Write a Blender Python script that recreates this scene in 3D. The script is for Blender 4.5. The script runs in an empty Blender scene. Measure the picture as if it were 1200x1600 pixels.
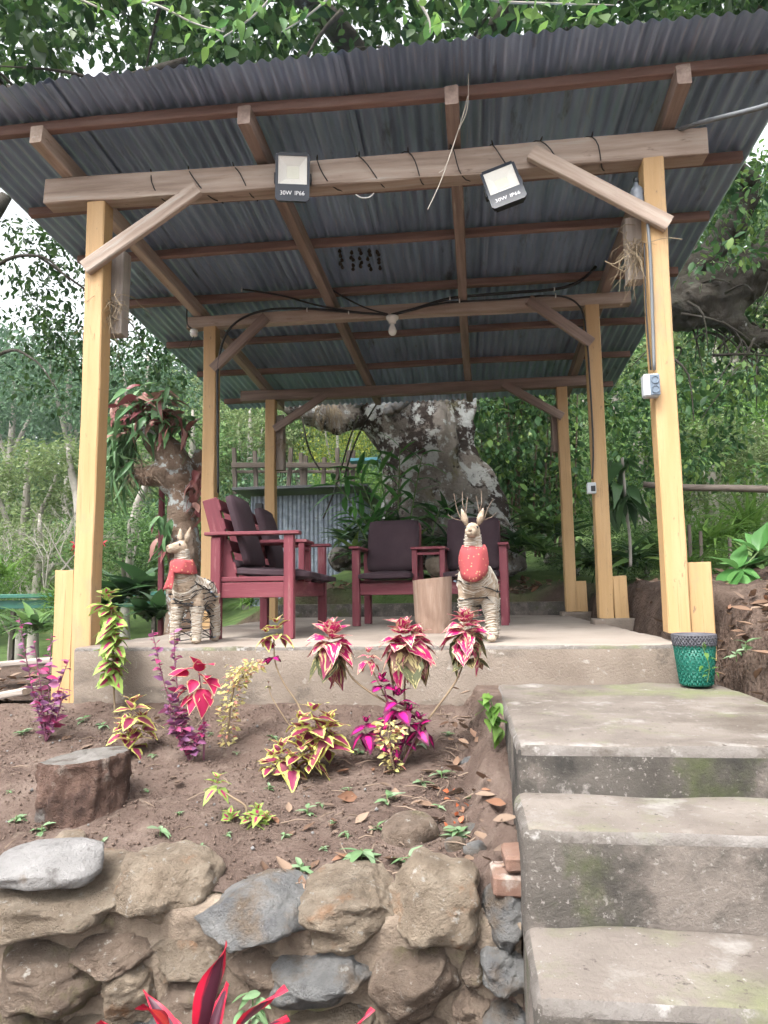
import bpy, bmesh, math, random
import numpy as np
from mathutils import Vector, Matrix, Euler, noise
R = math.radians
rng = random.Random(7)
nrs = np.random.RandomState(11)
sc = bpy.context.scene
COL = sc.collection

# ------------------------------------------------------------------ camera
CAM = Vector((2.2001, -3.9762, 0.2709)); FPX = 1116.1
PITCH, ROLL, YAW = R(6.469), R(-0.80), R(6.493)
FW = Vector((-math.sin(YAW)*math.cos(PITCH), math.cos(YAW)*math.cos(PITCH), math.sin(PITCH)))
_rt = Vector((math.cos(YAW), math.sin(YAW), 0)); _up = _rt.cross(FW)
RT = _rt*math.cos(ROLL) + _up*math.sin(ROLL); UP = -_rt*math.sin(ROLL) + _up*math.cos(ROLL)
cam = bpy.data.cameras.new('camera'); cam.sensor_fit = 'VERTICAL'; cam.sensor_height = 32
cam.lens = FPX*32/1600; cam.clip_end = 2000; cam.clip_start = .05
cam_o = bpy.data.objects.new('camera', cam); COL.objects.link(cam_o)
m = Matrix((RT, UP, -FW)).transposed().to_4x4(); m.translation = CAM; cam_o.matrix_world = m
sc.camera = cam_o

# ------------------------------------------------------------------ sky, sun, exposure
SUN_AZ, SUN_EL = R(205), R(58)          # azimuth of the sun seen from the scene, from +Y clockwise
world = bpy.data.worlds.new('World'); sc.world = world; world.use_nodes = True
wn, wl = world.node_tree.nodes, world.node_tree.links
bg = wn['Background']; bg.inputs['Strength'].default_value = .15
sky = wn.new('ShaderNodeTexSky'); sky.sky_type = 'NISHITA'; sky.sun_disc = False
sky.sun_elevation = SUN_EL; sky.sun_rotation = SUN_AZ; sky.dust_density = 6; sky.air_density = 1.2; sky.ozone_density = 1
hs = wn.new('ShaderNodeHueSaturation'); hs.inputs['Saturation'].default_value = .15
wl.new(sky.outputs[0], hs.inputs['Color']); wl.new(hs.outputs[0], bg.inputs['Color'])
sun = bpy.data.lights.new('sun', 'SUN'); sun.energy = 1.1; sun.angle = R(14); sun.color = (1, .96, .9)
sun_o = bpy.data.objects.new('sun', sun); COL.objects.link(sun_o)
sd = Vector((math.sin(SUN_AZ)*math.cos(SUN_EL), math.cos(SUN_AZ)*math.cos(SUN_EL), math.sin(SUN_EL)))
sun_o.rotation_euler = sd.to_track_quat('Z', 'Y').to_euler()
vs = sc.view_settings; vs.view_transform = 'Standard'; vs.look = 'None'; vs.gamma = 1; vs.exposure = 1.95
vs.use_curve_mapping = False
sc.cycles.use_denoising = True
sc.cycles.max_bounces = 6; sc.cycles.diffuse_bounces = 4; sc.cycles.glossy_bounces = 2; sc.cycles.transmission_bounces = 3; sc.cycles.volume_bounces = 0; sc.cycles.adaptive_threshold = .03; sc.cycles.transparent_max_bounces = 8

# ------------------------------------------------------------------ pixel helpers (photo 1200 x 1600 -> a place in the scene)
def ray(px, py): return RT*((px-600)/FPX) - UP*((py-800)/FPX) + FW
def at(px, py, Y): d = ray(px, py); return CAM + d*((Y-CAM.y)/d.y)
def atz(px, py, Z): d = ray(px, py); return CAM + d*((Z-CAM.z)/d.z)
def hit(px, py, fn, t0=.8, t1=14):
    d = ray(px, py); t = t0
    while t < t1:
        p = CAM + d*t
        if p.z < fn(p.x, p.y): return Vector((p.x, p.y, fn(p.x, p.y)))
        t += .01
    return CAM + d*t1
def ss(a, b, t): t = min(1, max(0, (t-a)/(b-a))); return t*t*(3-2*t)
def fbm(x, y, z=0, o=4): return noise.fractal(Vector((x, y, z)), 1.0, 2.0, o)

# ------------------------------------------------------------------ materials
def _new(name):
    mt = bpy.data.materials.new(name); mt.use_nodes = True
    return mt, mt.node_tree.nodes, mt.node_tree.links, mt.node_tree.nodes['Principled BSDF']
def rgba(c): return (c[0], c[1], c[2], 1)
def coords(n, l, stretch=(1,1,1), kind='Object'):
    tc = n.new('ShaderNodeTexCoord'); oi = n.new('ShaderNodeObjectInfo')
    mul = n.new('ShaderNodeMath'); mul.operation = 'MULTIPLY'; mul.inputs[1].default_value = 37
    l.new(oi.outputs['Random'], mul.inputs[0])
    mp = n.new('ShaderNodeMapping'); mp.inputs['Scale'].default_value = stretch
    l.new(tc.outputs[kind], mp.inputs['Vector'])
    add = n.new('ShaderNodeVectorMath'); add.operation = 'ADD'
    l.new(mp.outputs[0], add.inputs[0]); l.new(mul.outputs[0], add.inputs[1])
    return add.outputs[0]
def noise_ramp(n, l, vec, scale, stops, detail=6, rough=.6):
    nt = n.new('ShaderNodeTexNoise'); nt.inputs['Scale'].default_value = scale
    nt.inputs['Detail'].default_value = detail; nt.inputs['Roughness'].default_value = rough
    l.new(vec, nt.inputs['Vector'])
    cr = n.new('ShaderNodeValToRGB'); e = cr.color_ramp.elements
    while len(e) < len(stops): e.new(.5)
    for i, (p, c) in enumerate(stops): e[i].position = p; e[i].color = rgba(c)
    l.new(nt.outputs['Fac'], cr.inputs[0])
    return cr.outputs[0], nt.outputs['Fac']
def mix(n, l, fac, a, b):
    mx = n.new('ShaderNodeMix'); mx.data_type = 'RGBA'
    if isinstance(fac, float): mx.inputs[0].default_value = fac
    else: l.new(fac, mx.inputs[0])
    for k, v in ((6, a), (7, b)):
        if isinstance(v, tuple): mx.inputs[k].default_value = rgba(v)
        else: l.new(v, mx.inputs[k])
    return mx.outputs[2]
def mat(name, cols, scale=6, rough=.8, metal=0, bump=.3, bscale=None, stretch=(1,1,1), layers=(), kind='Object', spec=.3, objvar=0, detail=8, bdist=.01, chip=0):
    """cols: 2-3 colours spread by noise; layers: (colour, scale, lo, hi[, stretch]) stains mixed over them"""
    mt, n, l, b = _new(name)
    vec = coords(n, l, stretch, kind)
    k = len(cols); st = [(.3+.4*i/max(1, k-1), c) for i, c in enumerate(cols)]
    col, fac = noise_ramp(n, l, vec, scale, st, detail)
    for ly in layers:
        v2 = coords(n, l, ly[4], kind) if len(ly) > 4 else vec
        msk, _ = noise_ramp(n, l, v2, ly[1], [(ly[2], (0,0,0)), (ly[3], (1,1,1))], 8, .65)
        col = mix(n, l, msk, col, ly[0])
    if objvar:
        oi = n.new('ShaderNodeObjectInfo'); hv = n.new('ShaderNodeHueSaturation')
        mr = n.new('ShaderNodeMapRange'); mr.inputs['To Min'].default_value = 1-objvar; mr.inputs['To Max'].default_value = 1+objvar
        l.new(oi.outputs['Random'], mr.inputs[0]); l.new(mr.outputs[0], hv.inputs['Value']); l.new(col, hv.inputs['Color']); col = hv.outputs[0]
    l.new(col, b.inputs['Base Color'])
    b.inputs['Roughness'].default_value = rough; b.inputs['Metallic'].default_value = metal
    b.inputs['Specular IOR Level'].default_value = spec
    if bump:
        nt = n.new('ShaderNodeTexNoise'); nt.inputs['Scale'].default_value = bscale or scale*4; nt.inputs['Detail'].default_value = 8
        nt.inputs['Roughness'].default_value = .7; l.new(vec, nt.inputs['Vector'])
        bp = n.new('ShaderNodeBump'); bp.inputs['Strength'].default_value = bump; bp.inputs['Distance'].default_value = bdist
        hgt = nt.outputs['Fac']
        if chip:
            vo = n.new('ShaderNodeTexVoronoi'); vo.inputs['Scale'].default_value = chip; vo.feature = 'F1'
            wv = n.new('ShaderNodeVectorMath'); wv.operation = 'MULTIPLY_ADD'; wv.inputs[1].default_value = (.25,.25,.25); l.new(nt.outputs['Color'], wv.inputs[0]); l.new(vec, wv.inputs[2]); l.new(wv.outputs[0], vo.inputs['Vector'])
            ma = n.new('ShaderNodeMath'); ma.operation = 'MULTIPLY_ADD'; ma.inputs[1].default_value = 1.1; l.new(vo.outputs['Distance'], ma.inputs[0]); l.new(hgt, ma.inputs[2]); hgt = ma.outputs[0]
        l.new(hgt, bp.inputs['Height']); l.new(bp.outputs[0], b.inputs['Normal'])
    return mt
def leafmat(name, cols, rough=.5, trans=.35, rim=None, mid=None, rimw=.75, centre=None, cw=.3, blotch=None, spec=.3):
    """leaf: colour per leaf (per mesh island), optional rim / centre from the leaf's own across/along attribute"""
    mt, n, l, b = _new(name)
    gi = n.new('ShaderNodeNewGeometry'); oi = n.new('ShaderNodeObjectInfo')
    ad = n.new('ShaderNodeMath'); ad.operation = 'ADD'; l.new(gi.outputs['Random Per Island'], ad.inputs[0]); l.new(oi.outputs['Random'], ad.inputs[1])
    fr = n.new('ShaderNodeMath'); fr.operation = 'FRACT'; l.new(ad.outputs[0], fr.inputs[0])
    cr = n.new('ShaderNodeValToRGB'); e = cr.color_ramp.elements
    while len(e) < len(cols): e.new(.5)
    for i, c in enumerate(cols): e[i].position = i/max(1, len(cols)-1); e[i].color = rgba(c)
    l.new(fr.outputs[0], cr.inputs[0]); col = cr.outputs[0]
    if rim or centre or blotch:
        a = n.new('ShaderNodeAttribute'); a.attribute_name = 'leafuv'
        sx = n.new('ShaderNodeSeparateXYZ'); l.new(a.outputs['Vector'], sx.inputs[0])
        nz = n.new('ShaderNodeTexNoise'); nz.inputs['Scale'].default_value = 5; nz.inputs['Detail'].default_value = 4
        oc = n.new('ShaderNodeVectorMath'); oc.operation = 'ADD'; l.new(a.outputs['Vector'], oc.inputs[0]); l.new(oi.outputs['Random'], oc.inputs[1])
        l.new(oc.outputs[0], nz.inputs['Vector'])
        def band(w, soft):
            s = n.new('ShaderNodeMath'); s.operation = 'MULTIPLY_ADD'; s.inputs[1].default_value = .35; l.new(nz.outputs['Fac'], s.inputs[0]); l.new(sx.outputs['Z'], s.inputs[2])
            mr = n.new('ShaderNodeMapRange'); mr.inputs['From Min'].default_value = w+.17-soft; mr.inputs['From Max'].default_value = w+.17+soft
            l.new(s.outputs[0], mr.inputs[0]); return mr.outputs[0]
        if centre: col = mix(n, l, band(cw, .1), centre, col)
        if rim: col = mix(n, l, band(rimw, .06), col, rim)
        if blotch:
            bm_, _ = noise_ramp(n, l, oc.outputs[0], 2.6, [(.51, (0,0,0)), (.56, (1,1,1))], 3)
            col = mix(n, l, bm_, col, blotch)
    l.new(col, b.inputs['Base Color']); b.inputs['Roughness'].default_value = rough; b.inputs['Specular IOR Level'].default_value = spec
    tr = n.new('ShaderNodeBsdfTranslucent'); l.new(col, tr.inputs['Color'])
    ms = n.new('ShaderNodeMixShader'); ms.inputs[0].default_value = trans
    l.new(b.outputs[0], ms.inputs[1]); l.new(tr.outputs[0], ms.inputs[2]); l.new(ms.outputs[0], n['Material Output'].inputs['Surface'])
    return mt
def glow(name, c, s):
    mt, n, l, b = _new(name); b.inputs['Base Color'].default_value = rgba(c); b.inputs['Emission Color'].default_value = rgba(c); b.inputs['Emission Strength'].default_value = s
    return mt
def plain(name, c, rough=.6, metal=0, spec=.4): return mat(name, [tuple(x*.85 for x in c), tuple(min(1, x*1.12) for x in c)], 9, rough, metal, .15, 60, spec=spec)

WOODX = (.7, 9, 9)
M = {}
M['yellow'] = mat('yellow_post_paint', [(.370,.233,.107), (.418,.269,.130), (.446,.298,.156)], 1.6, .6, bump=.35, bscale=5, stretch=WOODX,
                  layers=[((.332,.214,.107), 3.2, .58, .72, (.5,9,9)), ((.209,.142,.090), 5, .64, .70, (2.5,6,6)), ((.257,.165,.082), 4, .62, .66, (.35,24,24)), ((.285,.214,.139), 1.2, .60, .72, (1,2,2))])
M['beam'] = mat('pale_rough_timber', [(.251,.191,.153), (.372,.297,.246), (.473,.403,.343)], 2, .85, bump=.5, bscale=5, stretch=WOODX,
                layers=[((.151,.106,.082), 4, .62, .72, (1.4,5,5)), ((.423,.382,.338), 2.5, .6, .7, (.6,8,8))], objvar=.08)
M['rafter'] = mat('brown_timber', [(.152,.110,.090), (.228,.170,.144), (.314,.250,.213)], 2, .85, bump=.5, bscale=5, stretch=WOODX,
                layers=[((.314,.260,.218), 3, .6, .7, (.6,8,8))], objvar=.15)
M['purlin'] = mat('reddish_timber', [(.138,.085,.071), (.198,.125,.104), (.248,.170,.146)], 2, .85, bump=.5, bscale=5, stretch=WOODX, objvar=.15)
M['greywood'] = mat('weathered_grey_wood', [(.20,.17,.15), (.30,.26,.23), (.38,.34,.3)], 2, .9, bump=.6, bscale=5, stretch=WOODX, objvar=.2)
M['oldwood'] = mat('old_dark_wood', [(.07,.056,.047), (.11,.09,.077), (.16,.135,.115)], 2, .9, bump=.6, bscale=5, stretch=WOODX, objvar=.2)
M['metal'] = mat('galvanised_roofing', [(.216,.294,.428), (.305,.398,.559), (.393,.491,.658)], 1.5, .36, .5, .08, 8, stretch=(6,.7,6),
                 layers=[((.393,.433,.526), 5, .58, .66, (14,.6,1)), ((.128,.142,.175), 2.2, .6, .72, (3,.8,3)), ((.216,.127,.088), 2.5, .71, .78, (2,1,2))], objvar=.12, spec=.5)
M['red'] = mat('dark_red_paint', [(.10,.020,.029), (.14,.030,.042), (.18,.052,.062)], 2, .55, bump=.3, bscale=5, stretch=WOODX,
               layers=[((.24,.11,.11), 4, .57, .67, (.8,6,6)), ((.07,.015,.02), 4, .62, .72, (.8,6,6))], objvar=.1)
M['cushion'] = mat('dark_plum_fabric', [(.028,.017,.022), (.038,.023,.029), (.052,.034,.04)], 3, .85, bump=.35, bscale=180, spec=.2, bdist=.004)
M['concrete'] = mat('pale_concrete', [(.104,.088,.076), (.150,.128,.112), (.196,.171,.150)], 2.6, .9, bump=.8, bscale=45,
                    layers=[((.091,.074,.060), 1.6, .50, .66), ((.246,.230,.213), 5, .55, .68), ((.141,.149,.081), 1.9, .54, .68), ((.068,.056,.048), 38, .61, .69), ((.273,.257,.242), 55, .63, .69)], bdist=.012)
M['nosing'] = mat('worn_edge', [(.109,.097,.086), (.155,.139,.127), (.218,.202,.189)], 6, .9, bump=1, bscale=45, layers=[((.092,.079,.067), 7, .52, .64), ((.126,.130,.069), 3, .56, .68), ((.286,.273,.258), 14, .58, .66)], bdist=.016)
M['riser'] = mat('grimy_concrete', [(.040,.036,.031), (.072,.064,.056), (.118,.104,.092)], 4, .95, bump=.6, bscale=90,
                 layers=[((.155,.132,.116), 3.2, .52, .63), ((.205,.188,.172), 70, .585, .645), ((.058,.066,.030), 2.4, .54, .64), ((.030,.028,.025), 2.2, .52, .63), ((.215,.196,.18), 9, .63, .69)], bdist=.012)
M['floor'] = mat('dusty_concrete_floor', [(.185,.154,.132), (.233,.198,.169), (.264,.229,.198)], 1.8, .85, bump=.5, bscale=40,
                 layers=[((.167,.136,.114), 1.3, .54, .68), ((.141,.114,.097), 9, .64, .74)], bdist=.008)
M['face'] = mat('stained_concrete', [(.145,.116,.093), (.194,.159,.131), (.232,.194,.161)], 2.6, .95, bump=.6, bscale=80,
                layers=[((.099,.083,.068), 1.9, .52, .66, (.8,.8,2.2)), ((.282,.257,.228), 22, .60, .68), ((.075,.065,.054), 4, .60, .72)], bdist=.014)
M['soil'] = mat('garden_soil', [(.109,.076,.063), (.161,.116,.096), (.228,.173,.145)], 5, 1, bump=1, bscale=55,
                layers=[((.246,.191,.154), 17, .58, .70), ((.076,.052,.042), 1.3, .55, .7)], spec=.1, bdist=.035)
M['bank'] = mat('dark_bank_earth', [(.077,.053,.042), (.121,.083,.064), (.176,.127,.099)], 4, 1, bump=1, bscale=30,
                layers=[((.099,.110,.050), 2.2, .58, .7)], spec=.1, bdist=.03)
def ground_material():
    mt, n, l, b = _new('soil_and_grass')
    vec = coords(n, l)
    soil, _ = noise_ramp(n, l, vec, 4, [(.3, (.045,.032,.026)), (.5, (.078,.055,.044)), (.7, (.125,.092,.074))], 8)
    grass, _ = noise_ramp(n, l, vec, 1.5, [(.3, (.039,.066,.022)), (.55, (.077,.121,.039)), (.75, (.143,.165,.066))], 8)
    g = n.new('ShaderNodeNewGeometry'); sx = n.new('ShaderNodeSeparateXYZ'); l.new(g.outputs['Position'], sx.inputs[0])
    nt = n.new('ShaderNodeTexNoise'); nt.inputs['Scale'].default_value = .8; l.new(vec, nt.inputs['Vector'])
    s = n.new('ShaderNodeMath'); s.operation = 'MULTIPLY_ADD'; s.inputs[1].default_value = 7; l.new(nt.outputs['Fac'], s.inputs[0]); l.new(sx.outputs['Y'], s.inputs[2])
    mr = n.new('ShaderNodeMapRange'); mr.inputs['From Min'].default_value = 7; mr.inputs['From Max'].default_value = 9; l.new(s.outputs[0], mr.inputs[0])
    l.new(mix(n, l, mr.outputs[0], soil, grass), b.inputs['Base Color']); b.inputs['Roughness'].default_value = 1; b.inputs['Specular IOR Level'].default_value = .1
    nb = n.new('ShaderNodeTexNoise'); nb.inputs['Scale'].default_value = 40; nb.inputs['Detail'].default_value = 8; l.new(vec, nb.inputs['Vector'])
    bp = n.new('ShaderNodeBump'); bp.inputs['Strength'].default_value = 1; bp.inputs['Distance'].default_value = .03; l.new(nb.outputs['Fac'], bp.inputs['Height']); l.new(bp.outputs[0], b.inputs['Normal'])
    return mt
M['ground'] = ground_material()
SL = [((.46,.42,.37), 34, .60, .67), ((.12,.09,.062), 4.5, .58, .72)]
M['stone_tan'] = mat('tan_stone', [(.215,.165,.119), (.321,.255,.190), (.438,.363,.281)], 13, .9, bump=1, bscale=75, layers=SL+[((.347,.190,.102), 6, .58, .69)], objvar=.15, bdist=.03, chip=9)
M['stone_grey'] = mat('grey_stone', [(.156,.156,.163), (.234,.234,.231), (.319,.312,.305)], 13, .9, bump=1, bscale=75, layers=[((.221,.169,.124), 5, .50, .62), ((.442,.429,.403), 20, .62, .69)], objvar=.12, bdist=.03, chip=9)
M['stone_brown'] = mat('brown_stone', [(.161,.116,.089), (.241,.181,.138), (.322,.254,.201)], 13, .95, bump=1, bscale=75, layers=SL+[((.209,.193,.089), 4, .56, .69)], objvar=.15, bdist=.03, chip=9)
M['stone_pale'] = mat('pale_stone', [(.178,.170,.166), (.246,.238,.234), (.306,.297,.289)], 5, .8, bump=.8, bscale=36, layers=[((.187,.140,.102), 6, .56, .68), ((.119,.111,.106), 9, .60, .68)], bdist=.02, chip=9)
M['mortar'] = mat('earthy_mortar', [(.169,.130,.101), (.252,.199,.153), (.336,.275,.214)], 9, 1, bump=1, bscale=45, layers=[((.084,.064,.049), 5, .55, .66), ((.230,.230,.107), 3, .62, .72)], bdist=.02)
M['brick'] = mat('worn_brick', [(.12,.068,.05), (.17,.10,.075), (.20,.15,.12)], 6, .95, bump=.8, bscale=30, layers=[((.32,.28,.25), 5, .58, .68)])
M['bark'] = mat('lichened_bark', [(.17,.145,.12), (.27,.24,.21), (.36,.33,.30)], 3, .95, bump=1, bscale=14,
                layers=[((.045,.033,.027), 1.5, .47, .51), ((.46,.47,.45), 2.4, .54, .57), ((.20,.18,.09), 1.8, .58, .68), ((.44,.45,.43), 8, .57, .61), ((.05,.04,.033), 6, .60, .66)], bdist=.10)
M['bark_dark'] = mat('mossy_bark', [(.028,.025,.020), (.053,.046,.037), (.087,.081,.068)], 3, .95, bump=1, bscale=16, layers=[((.031,.046,.012), 2, .55, .68), ((.248,.254,.242), 5, .64, .7)], bdist=.04)
M['bark_brown'] = mat('brown_bark', [(.176,.112,.077), (.270,.188,.136), (.365,.285,.224)], 4, .95, bump=.9, bscale=16, layers=[((.621,.660,.656), 9, .55, .60), ((.095,.068,.048), 3, .56, .66)], bdist=.06, chip=14)
M['bark_grey'] = mat('pale_grey_bark', [(.18,.16,.14), (.27,.25,.22), (.35,.33,.30)], 3, .95, bump=.6, bscale=12)
M['stump'] = mat('old_stump_bark', [(.105,.061,.046), (.197,.118,.091), (.337,.215,.168)], 8, .95, bump=1, bscale=24, layers=[((.422,.343,.292), 9, .56, .66), ((.084,.050,.041), 6, .56, .66), ((.365,.343,.321), 3, .58, .68)], bdist=.06, chip=16)
M['stumptop'] = mat('grey_end_grain', [(.081,.074,.068), (.124,.115,.105), (.167,.155,.146)], 9, .95, bump=1, bscale=26, layers=[((.056,.040,.031), 3.2, .58, .66)], bdist=.015)
M['log'] = mat('bare_log_wood', [(.17,.108,.08), (.235,.16,.122), (.29,.215,.17)], 3, .9, bump=.7, bscale=8, stretch=(8,8,.9), layers=[((.17,.10,.07), 4, .6, .7, (6,6,.6))])
M['straw'] = mat('straw_bundles', [(.20,.145,.10), (.34,.265,.195), (.48,.41,.33)], 14, .95, bump=.9, bscale=60, stretch=(1,1,3), bdist=.01)
M['twine'] = mat('pale_twine', [(.40,.355,.30), (.56,.52,.46)], 20, .9, bump=.3)
M['twig'] = mat('dry_twig', [(.14,.10,.075), (.24,.18,.135)], 10, .95, bump=.4)
M['drygrass'] = mat('dry_grass', [(.17,.13,.085), (.30,.24,.16)], 8, .95, bump=0)
def scarf_material():
    mt, n, l, b = _new('red_flowered_cloth'); vec = coords(n, l)
    vo = n.new('ShaderNodeTexVoronoi'); vo.inputs['Scale'].default_value = 44; l.new(vec, vo.inputs['Vector'])
    cr = n.new('ShaderNodeValToRGB'); e = cr.color_ramp.elements; e.new(.3)
    for i, (p_, c) in enumerate(((.0, (.50,.34,.14)), (.16, (.46,.20,.12)), (.26, (.28,.045,.05)))): e[i].position = p_; e[i].color = rgba(c)
    l.new(vo.outputs['Distance'], cr.inputs[0]); l.new(cr.outputs[0], b.inputs['Base Color']); b.inputs['Roughness'].default_value = .85
    return mt
M['scarf'] = scarf_material()
M['black'] = plain('black_plastic', (.014,.015,.018), .45)
M['cable'] = plain('black_cable', (.012,.012,.014), .5)
M['greycable'] = plain('grey_cable', (.13,.14,.15), .5)
M['white'] = plain('white_plastic', (.72,.72,.70), .4)
M['box'] = plain('grey_outlet_plastic', (.42,.45,.47), .45)
M['boxface'] = plain('blue_grey_plastic', (.13,.17,.22), .45)
M['mud'] = plain('dark_mud', (.03,.024,.02), .95)
M['navy'] = plain('dark_navy_housing', (.014,.019,.031), .4)
M['reflector'] = mat('lamp_reflector', [(.58,.56,.50), (.72,.70,.63)], 3, .3, 0, 0)
M['led'] = mat('led_plate', [(.55,.55,.42), (.66,.66,.52)], 5, .4, 0, 0)
M['letter'] = plain('white_print', (.75,.76,.78), .6)
def glass_material():
    mt, n, l, b = _new('lamp_glass')
    b.inputs['Base Color'].default_value = (.95,.97,1,1); b.inputs['Roughness'].default_value = .04
    tr = n.new('ShaderNodeBsdfTransparent'); ms = n.new('ShaderNodeMixShader'); ms.inputs[0].default_value = .12
    l.new(tr.outputs[0], ms.inputs[1]); l.new(b.outputs[0], ms.inputs[2]); l.new(ms.outputs[0], n['Material Output'].inputs['Surface'])
    return mt
M['glass'] = glass_material()
M['bulb'] = plain('milk_glass', (.78,.78,.75), .2)
M['basket'] = mat('green_woven_plastic', [(.006,.072,.053), (.012,.119,.085)], 6, .45, bump=.2)
M['basketrim'] = mat('grey_woven_plastic', [(.055,.055,.07), (.09,.088,.10)], 6, .55, bump=.2)
M['shed'] = mat('shed_tin', [(.122,.144,.180), (.180,.209,.254), (.259,.293,.336)], 2, .5, .3, .1, 8, stretch=(5,5,.6), layers=[((.072,.065,.061), 3, .6, .72)])
M['shedroof'] = plain('dark_tin', (.06,.065,.07), .6)
M['tarp'] = plain('blue_paint', (.09,.28,.36), .5)
M['greenrail'] = plain('green_paint', (.025,.11,.08), .6)
M['plank'] = M['greywood']
M['deadleaf'] = leafmat('dead_leaves', [(.10,.06,.04), (.17,.105,.07), (.23,.165,.12), (.13,.09,.068), (.20,.10,.06)], .8, .15)
M['clod'] = mat('soil_clods', [(.10,.068,.053), (.16,.115,.092)], 9, 1, bump=.8, bscale=60)
# foliage
M['lf_far'] = leafmat('far_forest_leaves', [(.041,.089,.049), (.058,.123,.061), (.087,.160,.075), (.070,.117,.081)], .7, .3)
M['lf_mid'] = leafmat('midground_leaves', [(.041,.088,.030), (.068,.135,.041), (.108,.203,.057), (.149,.243,.081)], .6, .35)
M['lf_pale'] = leafmat('pale_shrub_leaves', [(.090,.140,.045), (.130,.190,.070), (.190,.240,.100), (.100,.130,.060)], .6, .4)
M['lf_bright'] = leafmat('bright_leaves', [(.063,.143,.027), (.099,.196,.036), (.143,.250,.054)], .5, .45)
M['lf_dark'] = leafmat('dark_glossy_leaves', [(.025,.059,.025), (.042,.092,.034), (.063,.133,.049)], .4, .25)
M['lf_ivy'] = leafmat('climber_leaves', [(.033,.083,.033), (.053,.128,.045), (.090,.188,.060), (.210,.315,.075)], .45, .3)
M['lf_canopy'] = leafmat('canopy_leaves', [(.014,.037,.014), (.022,.055,.016), (.041,.084,.025), (.066,.117,.033)], .45, .4)
M['lf_twig'] = leafmat('fresh_leaves', [(.06,.15,.04), (.10,.21,.05), (.19,.30,.07), (.11,.20,.09)], .4, .45)
M['lf_yellow'] = leafmat('yellow_blossom', [(.40,.38,.05), (.12,.20,.05), (.09,.16,.045), (.30,.33,.05), (.07,.13,.04)], .6, .4)
M['lf_ginger'] = leafmat('ginger_leaves', [(.053,.165,.045), (.083,.232,.060), (.128,.315,.075)], .4, .35)
M['lf_epi'] = leafmat('epiphyte_green', [(.051,.128,.051), (.102,.204,.085), (.170,.272,.136)], .4, .25)
M['lf_epired'] = leafmat('epiphyte_maroon', [(.10,.028,.034), (.17,.05,.055), (.24,.11,.095), (.30,.17,.14)], .4, .2)
M['lf_weed'] = leafmat('weed_leaves', [(.116,.202,.086), (.168,.267,.138), (.231,.313,.196)], .55, .35)
M['lf_big'] = leafmat('broad_green_leaves', [(.07,.19,.05), (.10,.25,.07), (.14,.30,.09)], .4, .35)
M['coleus_green'] = leafmat('coleus_green_pink', [(.30,.022,.10), (.42,.035,.14)], .55, .3, rim=(.26,.38,.09), rimw=.30)
M['coleus_maroon'] = leafmat('coleus_maroon_yellow', [(.17,.018,.055), (.24,.03,.085), (.22,.07,.08)], .55, .25, rim=(.47,.47,.13), rimw=.60)
M['coleus_magenta'] = leafmat('coleus_magenta', [(.10,.010,.050), (.14,.016,.07)], .5, .3, centre=(.60,.012,.21), cw=.42)
M['coleus_pink'] = leafmat('coleus_variegated', [(.357,.007,.093), (.425,.011,.128), (.281,.007,.068)], .55, .3, blotch=(.612,.540,.323), rim=(.561,.306,.289), rimw=.9)
M['coleus_red'] = leafmat('coleus_crimson', [(.33,.012,.065), (.42,.02,.09)], .5, .3, rim=(.62,.42,.26), rimw=.84)
M['coleus_dark'] = leafmat('coleus_dark_underleaf', [(.056,.072,.036), (.088,.088,.040), (.176,.014,.056)], .6, .25, blotch=(.400,.336,.160))
M['purple'] = leafmat('purple_leaves', [(.15,.055,.13), (.22,.09,.19), (.33,.10,.20), (.36,.03,.13)], .6, .3)
M['yellowpink'] = leafmat('yellow_pink_spike', [(.50,.42,.16), (.55,.50,.24), (.36,.38,.13), (.52,.16,.16)], .7, .3)
M['cordyline'] = leafmat('red_cordyline', [(.055,.016,.028), (.075,.022,.036)], .28, .25, rim=(.46,.016,.045), rimw=.66, spec=.5)
M['cordyline_red'] = leafmat('bright_red_leaf', [(.55,.045,.03), (.50,.02,.04)], .35, .35, rim=(.30,.01,.03), rimw=.72)
M['stem'] = mat('plant_stem', [(.17,.12,.08), (.25,.19,.12)], 20, .8, bump=.2)
M['stem_green'] = mat('green_stem', [(.09,.15,.05), (.14,.20,.08)], 20, .7, bump=.1)
M['stem_purple'] = mat('purple_stem', [(.12,.04,.07), (.18,.07,.10)], 20, .7, bump=.1)
M['redflower'] = leafmat('red_petals', [(.60,.015,.06), (.70,.03,.10)], .5, .3)

# ------------------------------------------------------------------ mesh helpers
def link(name, me, parent=None, mtl=None):
    o = bpy.data.objects.new(name, me); COL.objects.link(o)
    if mtl is not None and not me.materials: me.materials.append(mtl if not isinstance(mtl, str) else M[mtl])
    if parent is not None: attach(o, parent)
    return o
def attach(o, parent):
    o.parent = parent
    if not parent.get('_local'): o.matrix_parent_inverse = Matrix.Translation(-parent.location) if parent.type == 'EMPTY' else parent.matrix_basis.inverted()
def tag(o, label=None, cat=None, group=None, kind=None):
    if label: o['label'] = label
    if cat: o['category'] = cat
    if group: o['group'] = group
    if kind: o['kind'] = kind
    return o
def thing(name, loc, label, cat, group=None, local=False, rz=0):
    o = bpy.data.objects.new(name, None); COL.objects.link(o); o.location = loc; o.empty_display_size = .1
    if local: o['_local'] = 1; o.rotation_euler = (0, 0, rz)
    return tag(o, label, cat, group)
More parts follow.
